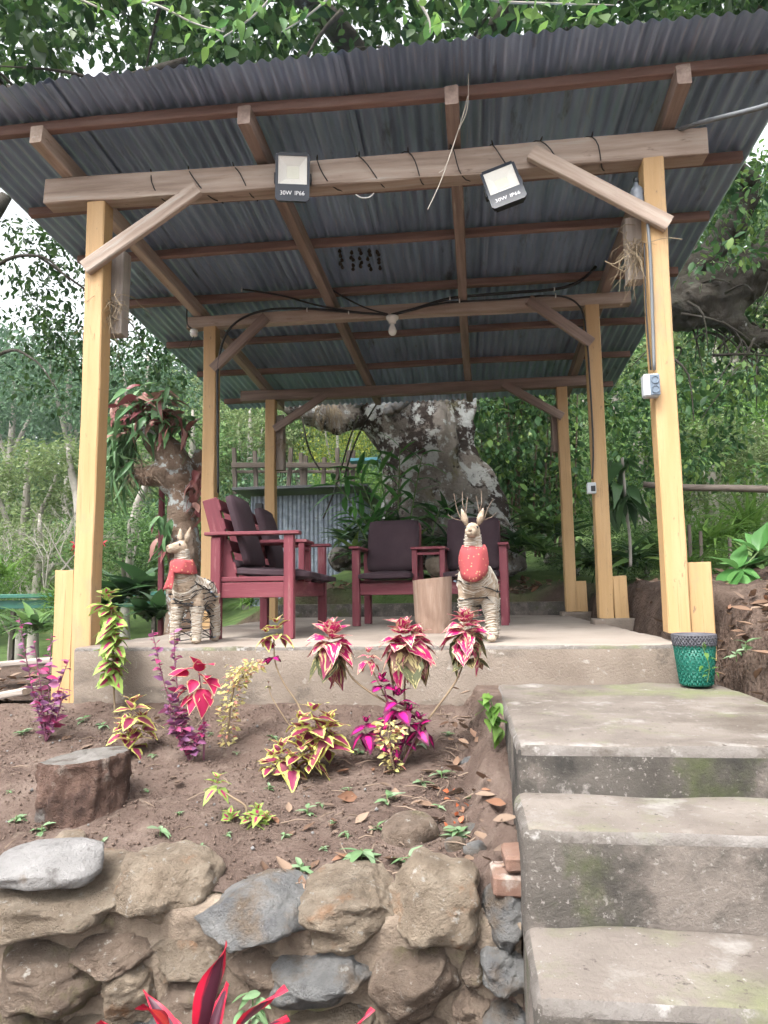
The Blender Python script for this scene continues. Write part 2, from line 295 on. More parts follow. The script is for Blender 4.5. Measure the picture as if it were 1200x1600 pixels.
class MB:
    def __init__(s): s.v = []; s.f = []; s.a = []
    def add(s, v, f, a=None):
        o = len(s.v); s.v += [tuple(p) for p in v]; s.f += [tuple(i+o for i in q) for q in f]
        if a is not None: s.a += a
        return s
    def box(s, c, d, rot=None, ch=.004):
        """box with chamfered edges"""
        hx, hy, hz = d[0]/2, d[1]/2, d[2]/2; ch = min(ch, hx*.5, hy*.5, hz*.5); V = []; idx = {}
        for sx in (-1, 1):
            for sy in (-1, 1):
                for sz in (-1, 1):
                    for ax in range(3):
                        q = [sx*(hx-ch), sy*(hy-ch), sz*(hz-ch)]; q[ax] = (sx*hx, sy*hy, sz*hz)[ax]
                        idx[(sx, sy, sz, ax)] = len(V); V.append(Vector(q))
        F = []
        for ax in range(3):
            b_, c_ = (ax+1) % 3, (ax+2) % 3
            for sg in (-1, 1):
                q = []
                for (u, w) in ((-1,-1), (1,-1), (1,1), (-1,1)):
                    k = [0,0,0]; k[ax] = sg; k[b_] = u; k[c_] = w; q.append(idx[(*k, ax)])
                F.append(q if sg > 0 else q[::-1])
            for u in (-1, 1):
                for w in (-1, 1):
                    k0 = [0,0,0]; k1 = [0,0,0]; k0[ax] = -1; k1[ax] = 1; k0[b_] = k1[b_] = u; k0[c_] = k1[c_] = w
                    q = [idx[(*k0, b_)], idx[(*k1, b_)], idx[(*k1, c_)], idx[(*k0, c_)]]
                    F.append(q if u*w > 0 else q[::-1])
        for sx in (-1, 1):
            for sy in (-1, 1):
                for sz in (-1, 1):
                    q = [idx[(sx, sy, sz, k)] for k in range(3)]
                    F.append(q if sx*sy*sz > 0 else q[::-1])
        if rot is not None: V = [rot @ p for p in V]
        c = Vector(c); return s.add([p+c for p in V], F)
    def tube(s, pts, rad, seg=8, cap=True):
        pts = [Vector(p) for p in pts]; n = len(pts)
        if not hasattr(rad, '__len__'): rad = [rad]*n
        V = []; F = []; prev = None
        for i, p in enumerate(pts):
            t = (pts[min(i+1, n-1)]-pts[max(i-1, 0)]); t = t.normalized() if t.length > 1e-9 else Vector((0,0,1))
            if prev is None:
                a = t.cross(Vector((0,0,1)) if abs(t.z) < .9 else Vector((1,0,0))).normalized()
            else:
                a = prev - t*prev.dot(t); a = a.normalized() if a.length > 1e-6 else t.orthogonal().normalized()
            prev = a; b = t.cross(a)
            for k in range(seg):
                an = 2*math.pi*k/seg; V.append(p + (a*math.cos(an)+b*math.sin(an))*rad[i])
        for i in range(n-1):
            for k in range(seg):
                k2 = (k+1) % seg; F.append((i*seg+k, i*seg+k2, (i+1)*seg+k2, (i+1)*seg+k))
        if cap: F.append(tuple(range(seg))[::-1]); F.append(tuple((n-1)*seg+k for k in range(seg)))
        return s.add(V, F)
    def lathe(s, prof, c=(0,0,0), seg=24, rot=None):
        V = []; F = []; n = len(prof); c = Vector(c)
        for r_, z in prof:
            for k in range(seg):
                a = 2*math.pi*k/seg; q = Vector((r_*math.cos(a), r_*math.sin(a), z)); V.append((rot @ q if rot else q)+c)
        for i in range(n-1):
            for k in range(seg): k2 = (k+1) % seg; F.append((i*seg+k, i*seg+k2, (i+1)*seg+k2, (i+1)*seg+k))
        return s.add(V, F)
    def mesh(s, name='mesh', smooth=False):
        me = bpy.data.meshes.new(name); me.from_pydata(s.v, [], s.f); me.update()
        if s.a:
            at_ = me.attributes.new('leafuv', 'FLOAT_VECTOR', 'POINT'); at_.data.foreach_set('vector', np.array(s.a, dtype=np.float32).ravel())
        if smooth: me.polygons.foreach_set('use_smooth', [True]*len(me.polygons))
        return me
    def build(s, name, mtl, parent=None, smooth=False): return link(name, s.mesh(name, smooth), parent, mtl)
def smooth_by_angle(me, deg=40):
    bm = bmesh.new(); bm.from_mesh(me)
    for f in bm.faces: f.smooth = True
    for e in bm.edges: e.smooth = e.calc_face_angle(0) < R(deg)
    bm.to_mesh(me); bm.free()
def frame(x, up=(0,0,1)):
    x = Vector(x).normalized(); up = Vector(up); y = up.cross(x)
    y = y.normalized() if y.length > 1e-6 else x.orthogonal().normalized()
    return Matrix((x, y, x.cross(y))).transposed()
def timber(name, p0, p1, w, h, mtl, parent, up=(0,0,1), wob=.004, roll=0, rgh=.0015):
    """one sawn timber lying along its own x axis: w across, h along up; a little crooked"""
    p0, p1 = Vector(p0), Vector(p1); L = (p1-p0).length; n = max(2, int(L/.22)); ch = .006
    sec = [(-w/2+ch,-h/2), (w/2-ch,-h/2), (w/2,-h/2+ch), (w/2,h/2-ch), (w/2-ch,h/2), (-w/2+ch,h/2), (-w/2,h/2-ch), (-w/2,-h/2+ch)]
    b = MB(); V = []; F = []; sd_ = rng.random()*99
    for i in range(n+1):
        t = i/n; x = (t-.5)*L; dy = wob*noise.noise(Vector((t*2.3, sd_, 0))); dz = wob*noise.noise(Vector((t*2.3, sd_, 7)))
        for k, (y, z) in enumerate(sec): V.append((x + (rng.uniform(-.004,.004) if i in (0, n) else 0), y+dy+rng.uniform(-rgh,rgh), z+dz+rng.uniform(-rgh,rgh)))
    for i in range(n):
        for k in range(8): k2 = (k+1) % 8; F.append((i*8+k, (i+1)*8+k, (i+1)*8+k2, i*8+k2))
    F.append(tuple(range(8))); F.append(tuple(n*8+k for k in range(8))[::-1])
    b.add(V, F); o = b.build(name, mtl)
    m3 = frame(p1-p0, up)
    if roll: m3 = m3 @ Matrix.Rotation(roll, 3, 'X')
    mw = m3.to_4x4(); mw.translation = (p0+p1)/2; o.matrix_basis = mw
    if parent: attach(o, parent)
    return o
def np_mesh(name, V, F, attr=None):
    me = bpy.data.meshes.new(name); nv, nf, k = len(V), len(F), F.shape[1]
    me.vertices.add(nv); me.vertices.foreach_set('co', V.astype(np.float32).ravel())
    me.loops.add(nf*k); me.loops.foreach_set('vertex_index', F.astype(np.int32).ravel())
    me.polygons.add(nf); me.polygons.foreach_set('loop_start', np.arange(0, nf*k, k, dtype=np.int32))
    me.update(calc_edges=True)
    if attr is not None:
        a = me.attributes.new('leafuv', 'FLOAT_VECTOR', 'POINT'); a.data.foreach_set('vector', attr.astype(np.float32).ravel())
    return me
# ---- leaves
def leaf_geo(nl=6, na=2, width=.5, fold=.12, droop=.18, serr=0, point=1.0, wav=0, shape=.75):
    """leaf of length 1 along +y, up = z; attribute: across, along, distance from the heart of the leaf (1 at the margin)"""
    V = []; A = []; F = []; cols = 2*na+1
    for i in range(nl+1):
        t = i/nl; w = width/2*max(.02, math.sin(math.pi*min(1, t**shape))**point) if 0 < t < 1 else .012
        if serr and 0 < i < nl: w *= 1 + (serr if i % 2 else -serr)
        for j in range(cols):
            u = (j-na)/na
            z = fold*abs(u)*w*2 - droop*t*t + wav*math.sin(t*9+u*2)*abs(u)
            V.append((u*w, t*(1-.08*droop), z)); A.append((u, t, max(abs(u), abs(2*t-1)**2.2)))
    for i in range(nl):
        for j in range(cols-1): F.append((i*cols+j, i*cols+j+1, (i+1)*cols+j+1, (i+1)*cols+j))
    return np.array(V), np.array(F), np.array(A)
DIAMOND = (np.array([(0,0,0), (.28,.45,.05), (0,1,-.12), (-.28,.45,.05)]), np.array([(0,1,2), (0,2,3)]), None)
HEX = (np.array([(0,0,0), (.2,.25,.04), (.24,.6,.02), (0,1,-.14), (-.24,.6,.02), (-.2,.25,.04), (0,.5,-.02)]),
       np.array([(0,1,6), (1,2,6), (2,3,6), (3,4,6), (4,5,6), (5,0,6)]), None)
LANCE = (np.array([(0,0,0), (.09,.3,.02), (.07,.7,-.03), (0,1,-.14), (-.07,.7,-.03), (-.09,.3,.02)]), np.array([(0,1,5), (1,2,5), (2,4,5), (2,3,4)]), None)
def dirs_to_frames(D, roll):
    """leaf axis +y along D, leaf up as near to +z as it goes, rolled"""
    D = D/np.linalg.norm(D, axis=1, keepdims=True); up = np.tile([0.,0.,1.], (len(D), 1)); up[np.abs(D[:,2]) > .97] = (1,0,0)
    X = np.cross(D, up); X /= np.linalg.norm(X, axis=1, keepdims=True); Z = np.cross(X, D)
    c, s = np.cos(roll)[:,None], np.sin(roll)[:,None]
    X2 = X*c + Z*s; Z2 = -X*s + Z*c
    return np.stack([X2, D, Z2], axis=2)
def scatter_mesh(name, P, D, S, geo, roll_sd=.6, rs=nrs):
    bv, bf, ba = geo; n = len(P); Fm = dirs_to_frames(D, rs.normal(0, roll_sd, n))
    V = np.einsum('nij,kj->nki', Fm, bv)*S[:,None,None] + P[:,None,:]
    F = (bf[None] + (np.arange(n)*len(bv))[:,None,None]).reshape(-1, bf.shape[1])
    return np_mesh(name, V.reshape(-1, 3), F, np.tile(ba, (n, 1)) if ba is not None else None)
def unit(n, rs=nrs): v = rs.normal(size=(n, 3)); return v/np.linalg.norm(v, axis=1, keepdims=True)
def blob_leaves(cl, per, size, rs=nrs, droop=.25, shell=.55):
    """leaf positions and directions in clusters cl = [(centre, radius)]"""
    P = []; D = []; S = []
    for c, r_ in cl:
        n = int(per*(r_ if not hasattr(r_, '__len__') else r_[0])**2) + 3; u = unit(n, rs)
        rad = shell + (1-shell)*rs.rand(n)**.5
        P.append(np.array(c) + u*np.array(r_)*rad[:,None]*(1+.18*rs.normal(size=(n,1))))
        d = u*.7 + rs.normal(0, .55, (n, 3)); d[:,2] -= droop; D.append(d); S.append(size*np.clip(rs.lognormal(-.12, .38, n), .35, 2))
    return np.concatenate(P), np.concatenate(D), np.concatenate(S)
def crown_mesh(name, ncl, rad, clr, per, size, seed, geo=DIAMOND, flat=.8, droop=.25):
    """uneven crown about the origin: leaf clumps of several sizes with gaps between them"""
    rs = np.random.RandomState(seed); cl = []
    u = unit(ncl, rs); rr = rad*rs.uniform(.25, 1, ncl)**.6
    for i in range(ncl):
        c = u[i]*rr[i]; c[2] *= flat; cl.append((c, clr*rs.uniform(.55, 1.35)*np.array([1, 1, .7])))
    return scatter_mesh(name, *blob_leaves(cl, per, size, rs, droop), geo, rs=rs)
def leaf_obj(me, parent, p, d, size, roll=0, name='leaf'):
    o = bpy.data.objects.new(name, rng.choice(me)); COL.objects.link(o)
    f3 = dirs_to_frames(np.array([list(d)], float), np.array([roll]))[0]
    m3 = Matrix([list(r_) for r_ in f3]) @ Matrix.Scale(size, 3)
    mw = m3.to_4x4(); mw.translation = p; o.matrix_basis = mw; attach(o, parent); return o
def leafmesh(name, mtl, **k):
    return [leafmesh1(name, mtl, **{**k, 'droop': k.get('droop',.18)*f_, 'fold': k.get('fold',.12)*g_, 'wav': k.get('wav',0)+w_}) for f_, g_, w_ in ((1,1,0), (1.9,.3,.022), (.35,1.9,.014), (2.6,1.2,.03))]
def leafmesh1(name, mtl, **k):
    me = np_mesh(name, *leaf_geo(**k)); me.materials.append(M[mtl]); me.polygons.foreach_set('use_smooth', [True]*len(me.polygons)); return me
def bez(p0, p1, p2, n=8):
    p0, p1, p2 = Vector(p0), Vector(p1), Vector(p2); return [p0*(1-t)**2 + p1*2*t*(1-t) + p2*t*t for t in (i/n for i in range(n+1))]
def catmull(P, n=6):
    P = [Vector(p) for p in P]; out = []
    for i in range(len(P)-1):
        a, b, c, d = P[max(i-1, 0)], P[i], P[i+1], P[min(i+2, len(P)-1)]
        for k in range(n):
            t = k/n; out.append(.5*((2*b)+(c-a)*t+(2*a-5*b+4*c-d)*t*t+(3*b-a-3*c+d)*t**3))
    return out + [P[-1]]
def rock(dims, seed, e=.7, cuts=5, rough=.06, sub=4):
    """a stone about the origin filling a box of dims; e: how square; cuts: flat faces"""
    bm = bmesh.new(); bmesh.ops.create_icosphere(bm, subdivisions=sub, radius=1); r_ = random.Random(seed); off = Vector((seed*3.1, seed*1.7, 0))
    pl = []
    for _ in range(cuts):
        nn = Vector((r_.gauss(0,1), r_.gauss(0,1), r_.gauss(0,1))).normalized(); pl.append((nn, r_.uniform(.72, .92)))
    for v in bm.verts:
        c = v.co; q = Vector([math.copysign(abs(x)**e, x) for x in c])
        for nn, d_ in pl:
            k = q.dot(nn)-d_
            if k > 0: q -= nn*k*.9
        q += c*(rough*2*noise.fractal(q*1.3+off, 1, 2, 4) + rough*.5*noise.noise(q*6+off))
        v.co = Vector((q.x*dims[0]/2, q.y*dims[1]/2, q.z*dims[2]/2))
    me = bpy.data.meshes.new('stone'); bm.to_mesh(me); bm.free(); me.polygons.foreach_set('use_smooth', [True]*len(me.polygons)); return me
def copy_tree(o, parent=None):
    c = o.copy(); COL.objects.link(c)
    if parent is not None: c.parent = parent
    for ch in o.children: copy_tree(ch, c)
    return c

# ------------------------------------------------------------------ the ground, bed, platform, steps
def bed_z(x, y):
    t = (y+.25)/(-1.6)
    z = -.30 - .05*ss(0, .25, t) - .245*max(0, t)
    return z + .028*fbm(x*1.7, y*1.7, 3) + .012*fbm(x*7, y*7, 1) + .10*ss(-.3, -2.2, x)*0
def ground_z(x, y):
    z = -.33 + .05*fbm(x*.8, y*.8, 2)
    left = ss(-1.2, -9, x); z -= 1.6*left*ss(-1, 6, y)
    bank = ss(3.40, 3.58, x)*ss(-1.7, .1, y)
    zb = .28 + .10*(x-3.6) + .09*fbm(x*1.5, y*1.5, 5) + .03*fbm(x*7, y*7, 5)
    z = z*(1-bank) + zb*bank
    back = ss(4.25, 4.42, y)*ss(-1.2, .3, x)
    zk = .30 + .10*(y-4.4) + .10*fbm(x*1.3, y*1.3, 9)
    z = max(z, z*(1-back) + min(zk, 1.2)*back) if back > 0 else z
    inner = ss(-.1, .0, x)*(1-ss(3.36, 3.42, x))*ss(-.6, -.3, y)*(1-ss(4.28, 4.36, y))
    z = z*(1-inner) - .6*inner
    front = 1-ss(-2.05, -1.98, y)
    if x < 3.4 or y < -2: z = z*(1-front) - 1.27*front
    if y < -.25 and y > -2.05 and -3.1 < x < 2.6: z = min(z, -.95)
    if y < -.1 and y > -2.4 and 2.4 < x < 3.33: z = min(z, -.6)
    if y > 9: z += 30*ss(9, 95, y)*(.75+.35*fbm(x*.012, y*.012, 4)) 
    return z
def axis(lo, hi, step, far, g=1.16):
    a = list(np.arange(lo, hi+1e-6, step)); s = step
    while a[-1] < far: s *= g; a.append(a[-1]+s)
    s = step
    while a[0] > -far: s *= g; a.insert(0, a[0]-s)
    return a
xs, ys = axis(-2.5, 5.5, .07, 420), axis(-2.4, 5.2, .07, 420)
V = np.array([(x, y, ground_z(x, y)) for y in ys for x in xs]); nx = len(xs)
ii = np.array([(j*nx+i, j*nx+i+1, (j+1)*nx+i+1, (j+1)*nx+i) for j in range(len(ys)-1) for i in range(nx-1)])
g = link('ground', np_mesh('ground', V, ii), None, 'ground'); tag(g, 'brown earth and grass round the shelter', kind='structure')
g.data.polygons.foreach_set('use_smooth', [True]*len(g.data.polygons))
xs = np.arange(-3.2, 2.36, .022); ys = np.arange(-1.84, -.2, .022); nx = len(xs)
def bed_fine(x, y):
    return bed_z(x, y) + .010*abs(fbm(x*16, y*16, 2, 3)) + .006*fbm(x*40, y*40, 6, 2)
V = np.array([(x, y, bed_fine(x, y)) for y in ys for x in xs])
ii = np.array([(j*nx+i, j*nx+i+1, (j+1)*nx+i+1, (j+1)*nx+i) for j in range(len(ys)-1) for i in range(nx-1)])
g = link('garden_bed', np_mesh('garden_bed', V, ii), None, 'soil'); tag(g, 'sloping bed of bare brown soil', kind='structure')
g.data.polygons.foreach_set('use_smooth', [True]*len(g.data.polygons))

def slab(name, x0, x1, y0, y1, z0, z1, mats, bev=.02, step=.09, amp=.006, parent=None, seed=0):
    """cast concrete block: rounded, slightly uneven; mats = (top, sides)"""
    bm = bmesh.new(); bmesh.ops.create_cube(bm, size=1)
    for v in bm.verts: v.co = Vector(((x0 if v.co.x < 0 else x1), (y0 if v.co.y < 0 else y1), (z0 if v.co.z < 0 else z1)))
    bmesh.ops.bevel(bm, geom=list(bm.edges), offset=bev, segments=3, affect='EDGES', profile=.5)
    for ax, lo, hi in ((0, x0, x1), (1, y0, y1), (2, z0, z1)):
        n_ = Vector((0,0,0)); n_[ax] = 1
        for q in np.arange(lo+step, hi-step*.4, step):
            c_ = Vector((0,0,0)); c_[ax] = q
            bmesh.ops.bisect_plane(bm, geom=bm.verts[:]+bm.edges[:]+bm.faces[:], plane_co=c_, plane_no=n_)
    bm.normal_update()
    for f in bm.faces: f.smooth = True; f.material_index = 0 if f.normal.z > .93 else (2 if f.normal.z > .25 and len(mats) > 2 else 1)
    for v in bm.verts:
        v.co += v.normal*(amp*fbm(v.co.x*5+seed, v.co.y*5, v.co.z*5) + amp*.5*fbm(v.co.x*19, v.co.y*19, v.co.z*19+seed))
    me = bpy.data.meshes.new(name); bm.to_mesh(me); bm.free()
    for q in mats: me.materials.append(M[q])
    return link(name, me, parent)
pf = slab('platform', .06, 3.30, -.25, 4.30, -.55, 0, ('floor', 'face', 'nosing'), .022, seed=1); tag(pf, 'raised concrete floor of the shelter', kind='structure')
kb = slab('kerb', -.1, 3.62, 4.30, 4.42, -.5, .15, ('concrete', 'riser'), .015, seed=4); tag(kb, 'low concrete kerb along the back of the floor', kind='structure')
st = thing('steps', (2.9, -1.7, -1.27), 'concrete steps', None); st['kind'] = 'structure'
if 'category' in st: del st['category']
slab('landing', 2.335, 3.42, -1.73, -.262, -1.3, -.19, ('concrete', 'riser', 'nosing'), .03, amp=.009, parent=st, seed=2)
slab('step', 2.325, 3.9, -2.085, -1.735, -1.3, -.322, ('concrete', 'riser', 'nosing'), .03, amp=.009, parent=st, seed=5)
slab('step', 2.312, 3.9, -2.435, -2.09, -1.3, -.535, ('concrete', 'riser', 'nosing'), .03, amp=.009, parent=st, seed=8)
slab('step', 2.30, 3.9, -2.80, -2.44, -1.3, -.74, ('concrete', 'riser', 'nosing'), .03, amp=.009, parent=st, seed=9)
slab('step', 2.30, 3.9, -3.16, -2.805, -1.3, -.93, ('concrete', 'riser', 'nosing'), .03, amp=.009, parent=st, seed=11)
# mat of moss streaks etc. comes from the materials

# ---- stone retaining wall below the bed
WY = -1.93
wall = thing('stone_wall', (1.2, WY, -1.27), 'rough fieldstone retaining wall below the soil bed', 'wall')
def wall_front(x, z): return WY+.012 + .03*fbm(x*3, z*3, 2) + .012*fbm(x*12, z*12, 3) - .05*(z+.6)
b = MB(); xs = np.arange(-2.6, 2.345, .03); zs = np.arange(-1.3, -.60, .03); V = []; F = []
for z in zs:
    for x in xs: V.append((x, wall_front(x, z), z))
k = len(xs)
for j in range(len(zs)-1):
    for i in range(k-1): F.append((j*k+i, j*k+i+1, (j+1)*k+i+1, (j+1)*k+i))
# turn over the top edge into the bed
o_ = len(V)
for i, x in enumerate(xs): V.append((x, -1.80, bed_z(x, -1.80)-.012))
for i in range(k-1): a = (len(zs)-1)*k+i; F.append((a, a+1, o_+i+1, o_+i))
b.add(V, F); b.build('mortar', 'mortar', wall, True)
STN = [ # x0, y0, x1, y1 in photo pixels, material, squareness, cuts, tilt
 (-30,1376,172,1472,'stone_tan',.62,3,2), (146,1358,300,1470,'stone_tan',.75,7,-18), (303,1400,470,1492,'stone_grey',.7,7,8),
 (460,1400,614,1492,'stone_tan',.6,3,2), (613,1358,752,1486,'stone_tan',.62,3,0), (103,1462,218,1528,'stone_brown',.75,6,12),
 (216,1468,352,1545,'stone_tan',.75,6,10), (-20,1482,160,1582,'stone_brown',.62,4,6), (150,1508,245,1606,'stone_tan',.75,5,-38),
 (342,1484,445,1575,'stone_brown',.7,5,0), (422,1496,584,1584,'stone_grey',.7,5,4), (578,1478,728,1606,'stone_brown',.66,4,3),
 (752,1395,834,1500,'stone_grey',.75,5,0), (750,1488,834,1580,'stone_grey',.7,5,10), (715,1480,765,1560,'stone_brown',.75,5,15), (700,1556,772,1625,'stone_brown',.7,5,-20),
 (-40,1575,75,1650,'stone_brown',.65,4,0), (70,1585,200,1670,'stone_tan',.7,4,5), (235,1535,345,1610,'stone_brown',.7,5,-12), (200,1600,330,1690,'stone_grey',.7,5,0),
 (325,1578,440,1670,'stone_brown',.7,5,0), (440,1582,590,1680,'stone_tan',.65,4,0), (590,1600,740,1700,'stone_brown',.66,4,0), (745,1578,836,1680,'stone_grey',.7,4,0)]
for i, (x0, y0, x1, y1, mt_, e_, cu, tl) in enumerate(STN):
    a, c = at(x0, y0, WY-.03), at(x1, y1, WY-.03); w, h = abs(c.x-a.x), abs(a.z-c.z)
    o = link('stone', rock((w*1.06, min(.36, .16+w*.55), h*1.09), 40+i, e_, cu+4, .085, 5), None, mt_)
    mid_ = (a+c)/2; o.location = (mid_.x, WY+.085 + .02*math.sin(i*2.3), mid_.z); o.rotation_euler = (R(8), -R(tl)*.5, R(rng.uniform(-6,6))); attach(o, wall)
for j in range(3):     # courses that go on below the picture and to its left
    for i in range(17):
        x = -2.5+i*.29+(j%2)*.13
        if (j == 0 and x > .40) or x > 2.25: continue
        z = (-.72, -.98, -1.17)[j]
        if j == 1 and x > .25: z = -1.05
        o = link('stone', rock((.30, .22, .2), 90+i+j*20, .68, 5, .07, 3), None, ('stone_brown', 'stone_tan', 'stone_grey')[(i*2+j) % 3])
        o.location = (x, WY+.05, z); attach(o, wall)
for i, (x0, y0, x1, y1) in enumerate(((787,1333,832,1362), (768,1364,832,1402))):
    a, c = at(x0, y0, WY+.03), at(x1, y1, WY+.03); bb = MB(); bb.box((0,0,0), (abs(c.x-a.x), .12, abs(a.z-c.z)*.95), ch=.008)
    o = bb.build('brick', 'brick', None); o.location = (a+c)/2 + Vector((0,.04,0)); o.rotation_euler = (0, R(-3+5*i), R(4)); attach(o, wall)
# rubble and mortar crest running back along the steps
b = MB(); V = []; F = []; nx_, ny_ = 12, 50
for j in range(ny_+1):
    y = -1.86 + 1.63*j/ny_
    for i in range(nx_+1):
        u = i/nx_; x = 2.13 + .215*u; ztop = -.52+.30*ss(-1.98, -.3, y)
        z = bed_z(2.13, y)*(1-ss(.1, .8, u)) + max(bed_z(x, y), ztop+.10*ss(-1.7,-.5,y))*ss(.1, .8, u) + .04*fbm(x*9, y*9, 4) + .025*fbm(x*26, y*26, 4)
        V.append((x, y-.04*(j == 0), min(z, -.20)-(.35 if j == 0 else 0)))
for j in range(ny_):
    for i in range(nx_): F.append((j*(nx_+1)+i, j*(nx_+1)+i+1, (j+1)*(nx_+1)+i+1, (j+1)*(nx_+1)+i))
b.add(V, F); b.build('mortar_crest', 'soil', wall, True)
for i, (px, py, s) in enumerate(((775,1290,.10), (735,1200,.07), (760,1238,.09), (800,1262,.05), (745,1340,.07), (640,1312,.16), (712,1330,.06), (790,1225,.06), (770,1262,.07), (752,1268,.05), (785,1310,.07), (740,1305,.05), (795,1180,.05), (778,1200,.06), (760,1170,.05))):
    p_ = hit(px, py, bed_z); o = link('stone', rock((s*1.2, s, s*.8), 140+i, .75, 5, .08, 3), None, 'stone_grey' if i not in (5,) else 'stone_brown'); o.location = p_+Vector((0,.02,.01)); attach(o, wall)
p_ = hit(72, 1372, bed_z, t0=1.2); c0, c1 = at(0, 1380, WY), at(146, 1330, WY)
o = link('flat_stone', rock((.31, .22, .085), 203, .62, 7, .05), None, 'stone_pale'); q = at(68, 1357, WY); o.location = (q.x, WY+.03, q.z); o.rotation_euler = (R(14), R(-3), R(10))
tag(o, 'flat pale grey stone lying on top of the wall at the left', 'stone')
o = link('stone', rock((.10, .09, .055), 205, .7, 5, .08, 3), None, 'stone_tan'); o.location = hit(112, 1318, bed_z)+Vector((0,0,.015)); tag(o, 'small brown stone on the soil below the tree stump', 'stone')

# ------------------------------------------------------------------ the shelter
sh = thing('open_shelter', (1.65, 1.97, 0), 'open timber shelter with yellow posts and corrugated metal roof', 'shelter')
def rz(y): return 2.86 - .06*y              # underside of the rafters
PX, PY = (0.0, 3.30), (0.0, 1.97, 3.92)
BB = (2.690, 2.640, 2.505)                  # undersides of the beams
for r_, y in enumerate(PY):
    for s_, x in enumerate(PX):
        z0 = -.33 if (x == 0 and r_ == 0) else (.045 if x > 1 else (-.3 if r_ else 0))
        ztop = BB[r_] - .001
        timber('post', (x + (.02 if r_ == 2 and s_ == 0 else 0), y, z0), (x, y, ztop), .115, .115, 'yellow', sh, up=(0,1,0), wob=.012)
        if x > 1 and r_ > 0:
            o = slab('footing', x-.11, x+.21, y-.10, y+.10, -.1, .046, ('concrete', 'face'), .012, step=.15, parent=sh)
# short doubling posts at the feet
timber('post_block', (-.122, .01, -.33), (-.122, .01, .43), .118, .115, 'yellow', sh, up=(0,1,0))
timber('post_block', (3.427, .03, -.1), (3.422, .02, .41), .125, .10, 'yellow', sh, up=(0,1,0))
a = at(963, 900, 1.97); timber('post_block', (3.418, 1.97, .046), (3.41, 1.96, a.z), .11, .10, 'yellow', sh, up=(0,1,0))
a = at(902, 908, 3.92); timber('post_block', (3.418, 3.92, .046), (3.41, 3.92, a.z), .11, .10, 'yellow', sh, up=(0,1,0))
# beams
xa, xb = at(78, 325, 0).x, at(1102, 238, 0).x
timber('beam', (xa, 0, BB[0]+.082), (xb, 0, BB[0]+.082), .115, .164, 'beam', sh, wob=.02, rgh=.003)
timber('beam', (-.22, 1.97, BB[1]+.052), (3.62, 1.97, BB[1]+.052), .10, .104, 'beam', sh, wob=.015)
timber('beam', (-.35, 3.92, BB[2]+.060), (3.62, 3.92, BB[2]+.060), .10, .118, 'rafter', sh, wob=.015)
for x0, x1 in ((-.20, -.06), (1.04, 1.16), (2.19, 2.29), (3.405, 3.44)):
    timber('rafter', (x0-.008, -.37, rz(-.37)+.058), (x1+.008, 4.62, rz(4.62)+.058), .075, .114, 'rafter' if x0 > 0 else 'beam', sh, wob=.015)
for y in (-.285, .50, 1.14, 1.92, 2.85, 3.69, 4.62):
    timber('purlin', (-.80, y, rz(y)+.147), (4.0, y, rz(y)+.147), .05 if y != 1.92 else .07, .062, 'purlin', sh, wob=.02)
# braces
def brace(x0, z0, x1, z1, y, w=.045, h=.088, mt_='beam'): timber('brace', (x0, y, z0), (x1, y, z1), w, h, mt_, sh)
brace(.66, 2.70, -.04, 2.245, -.082); brace(2.63, 2.755, 3.36, 2.27, -.082)
brace(.52, 2.69, .04, 2.24, 1.895, mt_='rafter'); brace(2.78, 2.70, 3.28, 2.30, 1.895, mt_='rafter')
brace(.66, 2.53, .06, 2.15, 3.85, mt_='rafter'); brace(2.66, 2.56, 3.29, 2.16, 3.85, mt_='rafter')
# grey blocks of old posts hanging beside the new ones
timber('hanging_block', (.075, .105, 1.885), (.085, .105, 2.42), .10, .10, 'greywood', sh, up=(0,1,0))
timber('hanging_block', (3.215, .11, 2.03), (3.215, .11, 2.40), .095, .09, 'greywood', sh, up=(0,1,0))
a, c = at(437, 650, 3.95), at(437, 735, 3.95); timber('hanging_block', (a.x+.01, 3.97, c.z), (a.x, 3.97, a.z), .10, .10, 'greywood', sh, up=(0,1,0))
a, c = at(867, 635, 3.95), at(867, 706, 3.95); timber('hanging_block', (a.x+.01, 3.97, c.z), (a.x, 3.97, a.z), .10, .10, 'rafter', sh, up=(0,1,0))
# roof sheets
def sheet_mesh(wid, L, pitch=.0755, amp=.0125):
    n = int(wid/pitch*10); xs = np.linspace(-wid/2, wid/2, n+1); ysn = np.linspace(-L/2, L/2, 9); V = []; F = []
    for j, y in enumerate(ysn):
        for x in xs: V.append((x, y, amp*math.cos(2*math.pi*x/pitch) + .003*noise.noise(Vector((x*3, y*2, 3)))))
    for j in range(8):
        for i in range(n): F.append((j*(n+1)+i, j*(n+1)+i+1, (j+1)*(n+1)+i+1, (j+1)*(n+1)+i))
    me = np_mesh('roof_sheet', np.array(V), np.array(F)); me.materials.append(M['metal']); me.polygons.foreach_set('use_smooth', [True]*len(me.polygons)); return me
PT = .0755; sm = [sheet_mesh(PT*11.5, 2.95), sheet_mesh(PT*11.5, 2.95)]
for rw, (y0, y1) in enumerate(((-.575, 2.375), (2.15, 5.10))):
    for i in range(6):
        x = -.87 + (i+.5)*PT*10.8 + .02
        o = link('roof_sheet', sm[rw], None); yc = (y0+y1)/2
        o.location = (x, yc + rng.uniform(-.012,.012), 3.0515 - .06*yc + (.0 if rw else .006) + .0022*(i % 2) + .0015); o.rotation_euler = (-math.atan(.06), rng.uniform(-.001,.001), rng.uniform(-.0025,.0025)); attach(o, sh)
